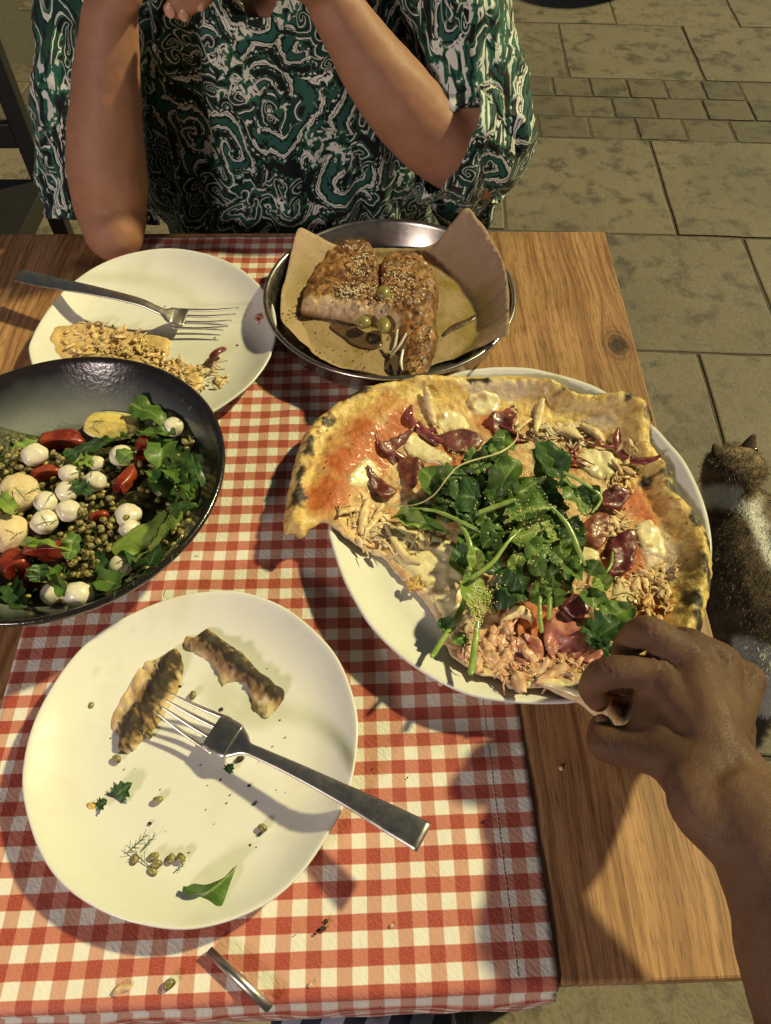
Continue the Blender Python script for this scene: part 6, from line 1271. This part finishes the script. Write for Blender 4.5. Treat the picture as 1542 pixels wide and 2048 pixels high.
# ------------------------------------------------------------------ the cat on the paving
def proj(V):
    V = np.asarray(V, float); y, z = V[:, 1], V[:, 2] - CAM_H; dep = y * CP - z * SP
    return np.c_[PW / 2 + FPX * V[:, 0] / dep, PH / 2 - FPX * (y * SP + z * CP) / dep]
def cat():
    A = lambda u, v, h: at(u, v, FLOOR + h)
    hd = A(1466, 938, .265)
    t = thing('cat', (*A(1530, 1130, 0)[:2], FLOOR), 'dark brown and white cat sitting on the paving beside the table', 'cat')
    P = [sphere(hd, .050, 12, (1.05, 1.0, .92)), sphere(hd + [.045, .012, -.018], .026, 10, (1.15, .9, .8)),               # skull, muzzle
         tube([hd + [-.012, -.01, -.02], A(1470, 1010, .20), A(1500, 1080, .16)], [.040, .052, .075], 16, 14),                # neck
         tube([A(1490, 1060, .165), A(1505, 1140, .145), A(1525, 1230, .125), A(1545, 1310, .11)], [.078, .100, .112, .105], 20, 22),
         tube([A(1535, 1080, .13), A(1570, 1060, .07), A(1575, 1040, .014)], [.036, .026, .020], 12, 14), tube([A(1475, 1050, .13), A(1480, 1010, .06), A(1480, 985, .014)], [.036, .026, .020], 12, 14),
         tube([A(1500, 1290, .09), A(1478, 1220, .05), A(1470, 1160, .02)], [.06, .045, .024], 14, 16), tube([A(1600, 1290, .09), A(1630, 1220, .05), A(1640, 1170, .02)], [.06, .045, .024], 14, 16)]
    P.append(tube([A(1545, 1350, .08), A(1500, 1390, .05), A(1470, 1350, .045), A(1480, 1315, .05)], [.026, .026, .028, .022], 12, 22))
    V, F = fuse(P, .0048, 6)
    for sx, bx in ((1, (.022, .022)), (-1, (-.030, .030))):
        pass
    uv = proj(V); u, v = uv[:, 0] + 12 * noise(V, 30, 1), uv[:, 1] + 12 * noise(V, 30, 2)
    C = mixc((0.11, 0.078, 0.050), (0.20, 0.145, 0.092), fbm(V, 35, 3, 2) + .5)
    hm = np.linalg.norm(V - hd, axis=1) < .066; C = np.where(hm[:, None], mixc((0.13, 0.092, 0.06), (0.30, 0.21, 0.125), .5 + .5 * np.sin(v * .28 + 3 * noise(V, 40, 6))), C)
    white = (0.88, 0.87, 0.84); wm = np.zeros(len(V))
    wm = np.maximum(wm, sstep(12, -8, np.abs(v - 985 - .25 * (u - 1400)) - 22) * sstep(1492, 1478, u)); wm = np.maximum(wm, sstep(14, -10, np.abs((u - 1520) - .35 * (v - 1060)) - 14) * sstep(985, 1000, v) * sstep(1150, 1120, v))
    wm = np.maximum(wm, sstep(1268, 1290, v - .12 * (u - 1480)) * sstep(1452, 1470, u)); wm = np.maximum(wm, sstep(.035, .02, V[:, 2] - FLOOR))
    tl = np.linalg.norm(V - A(1482, 1325, .05), axis=1) < .060; wm = np.where(tl, wm * .0, wm)
    C = mixc(C, white, wm); mk('body', V, F, food('cat_coat', rough=.85, bump=.6, bscale=300, bd=.003, var=.3, scale=200), t, C)
    M_fur = food('cat_fur', rough=.75, bump=0, var=.2, scale=400)
    for c, d_, w in ((hd + [.016, .018, .034], (.006, .012, .028), .034), (hd + [-.030, .014, .028], (-.014, .008, .018), .030)):
        d_ = np.array(d_); n_ = 9; V2, F2 = [], []
        for i in range(n_):
            f = i / (n_ - 1); hw_ = w / 2 * (1 - f) ** .7 + .002; cc_ = c + d_ * f
            for a_ in np.linspace(0, 2 * np.pi, 14, endpoint=False): V2.append(cc_ + np.array([math.cos(a_) * hw_, .25 * math.cos(a_) * hw_ + math.sin(a_) * hw_ * .38, 0]))
        F2 = [(i * 14 + j, i * 14 + (j + 1) % 14, (i + 1) * 14 + (j + 1) % 14, (i + 1) * 14 + j) for i in range(n_ - 1) for j in range(14)] + [tuple((n_ - 1) * 14 + j for j in range(14))]
        mk('ear', V2, F2, food('cat_ear', (0.09, 0.062, 0.045), (0.17, 0.115, 0.085), 160, .8, .4), t)
    for sx in (-.012, .026):
        q = mv * .0075 + hd + [.040, sx + .004, .016]; mk('eye', q, mf, food('cat_eye', (0.02, 0.02, 0.01), (0.03, 0.03, 0.01), 30, .1, 0, coat=.8), t)
    # fur
    nr = vnormals(V, F); R_ = np.random.RandomState(2); vis = np.where((uv[:, 0] > 1340) & (uv[:, 0] < 1680) & (nr[:, 2] > -.5))[0]; n = 20000; I = R_.choice(vis, n)
    p = V[I] + R_.normal(0, .002, (n, 3)); g = nr[I] * .7 + np.array([.1, -.75, -.1]) + R_.normal(0, .35, (n, 3)); g /= np.linalg.norm(g, axis=1)[:, None]; sd = np.cross(g, R_.normal(size=(n, 3))); sd /= np.linalg.norm(sd, axis=1)[:, None]
    L = R_.uniform(.006, .013, n)[:, None]; T = np.stack([p - sd * .0005, p + sd * .0005, p + g * L + np.array([0, 0, -.15]) * L], 1).reshape(-1, 3)
    cc = np.repeat(C[I] * R_.uniform(.9, 1.4, (n, 1)), 3, 0); mk('fur', T, [(3 * i, 3 * i + 1, 3 * i + 2) for i in range(n)], M_fur, t, cc, smooth=False)['kind'] = 'stuff'
cat()
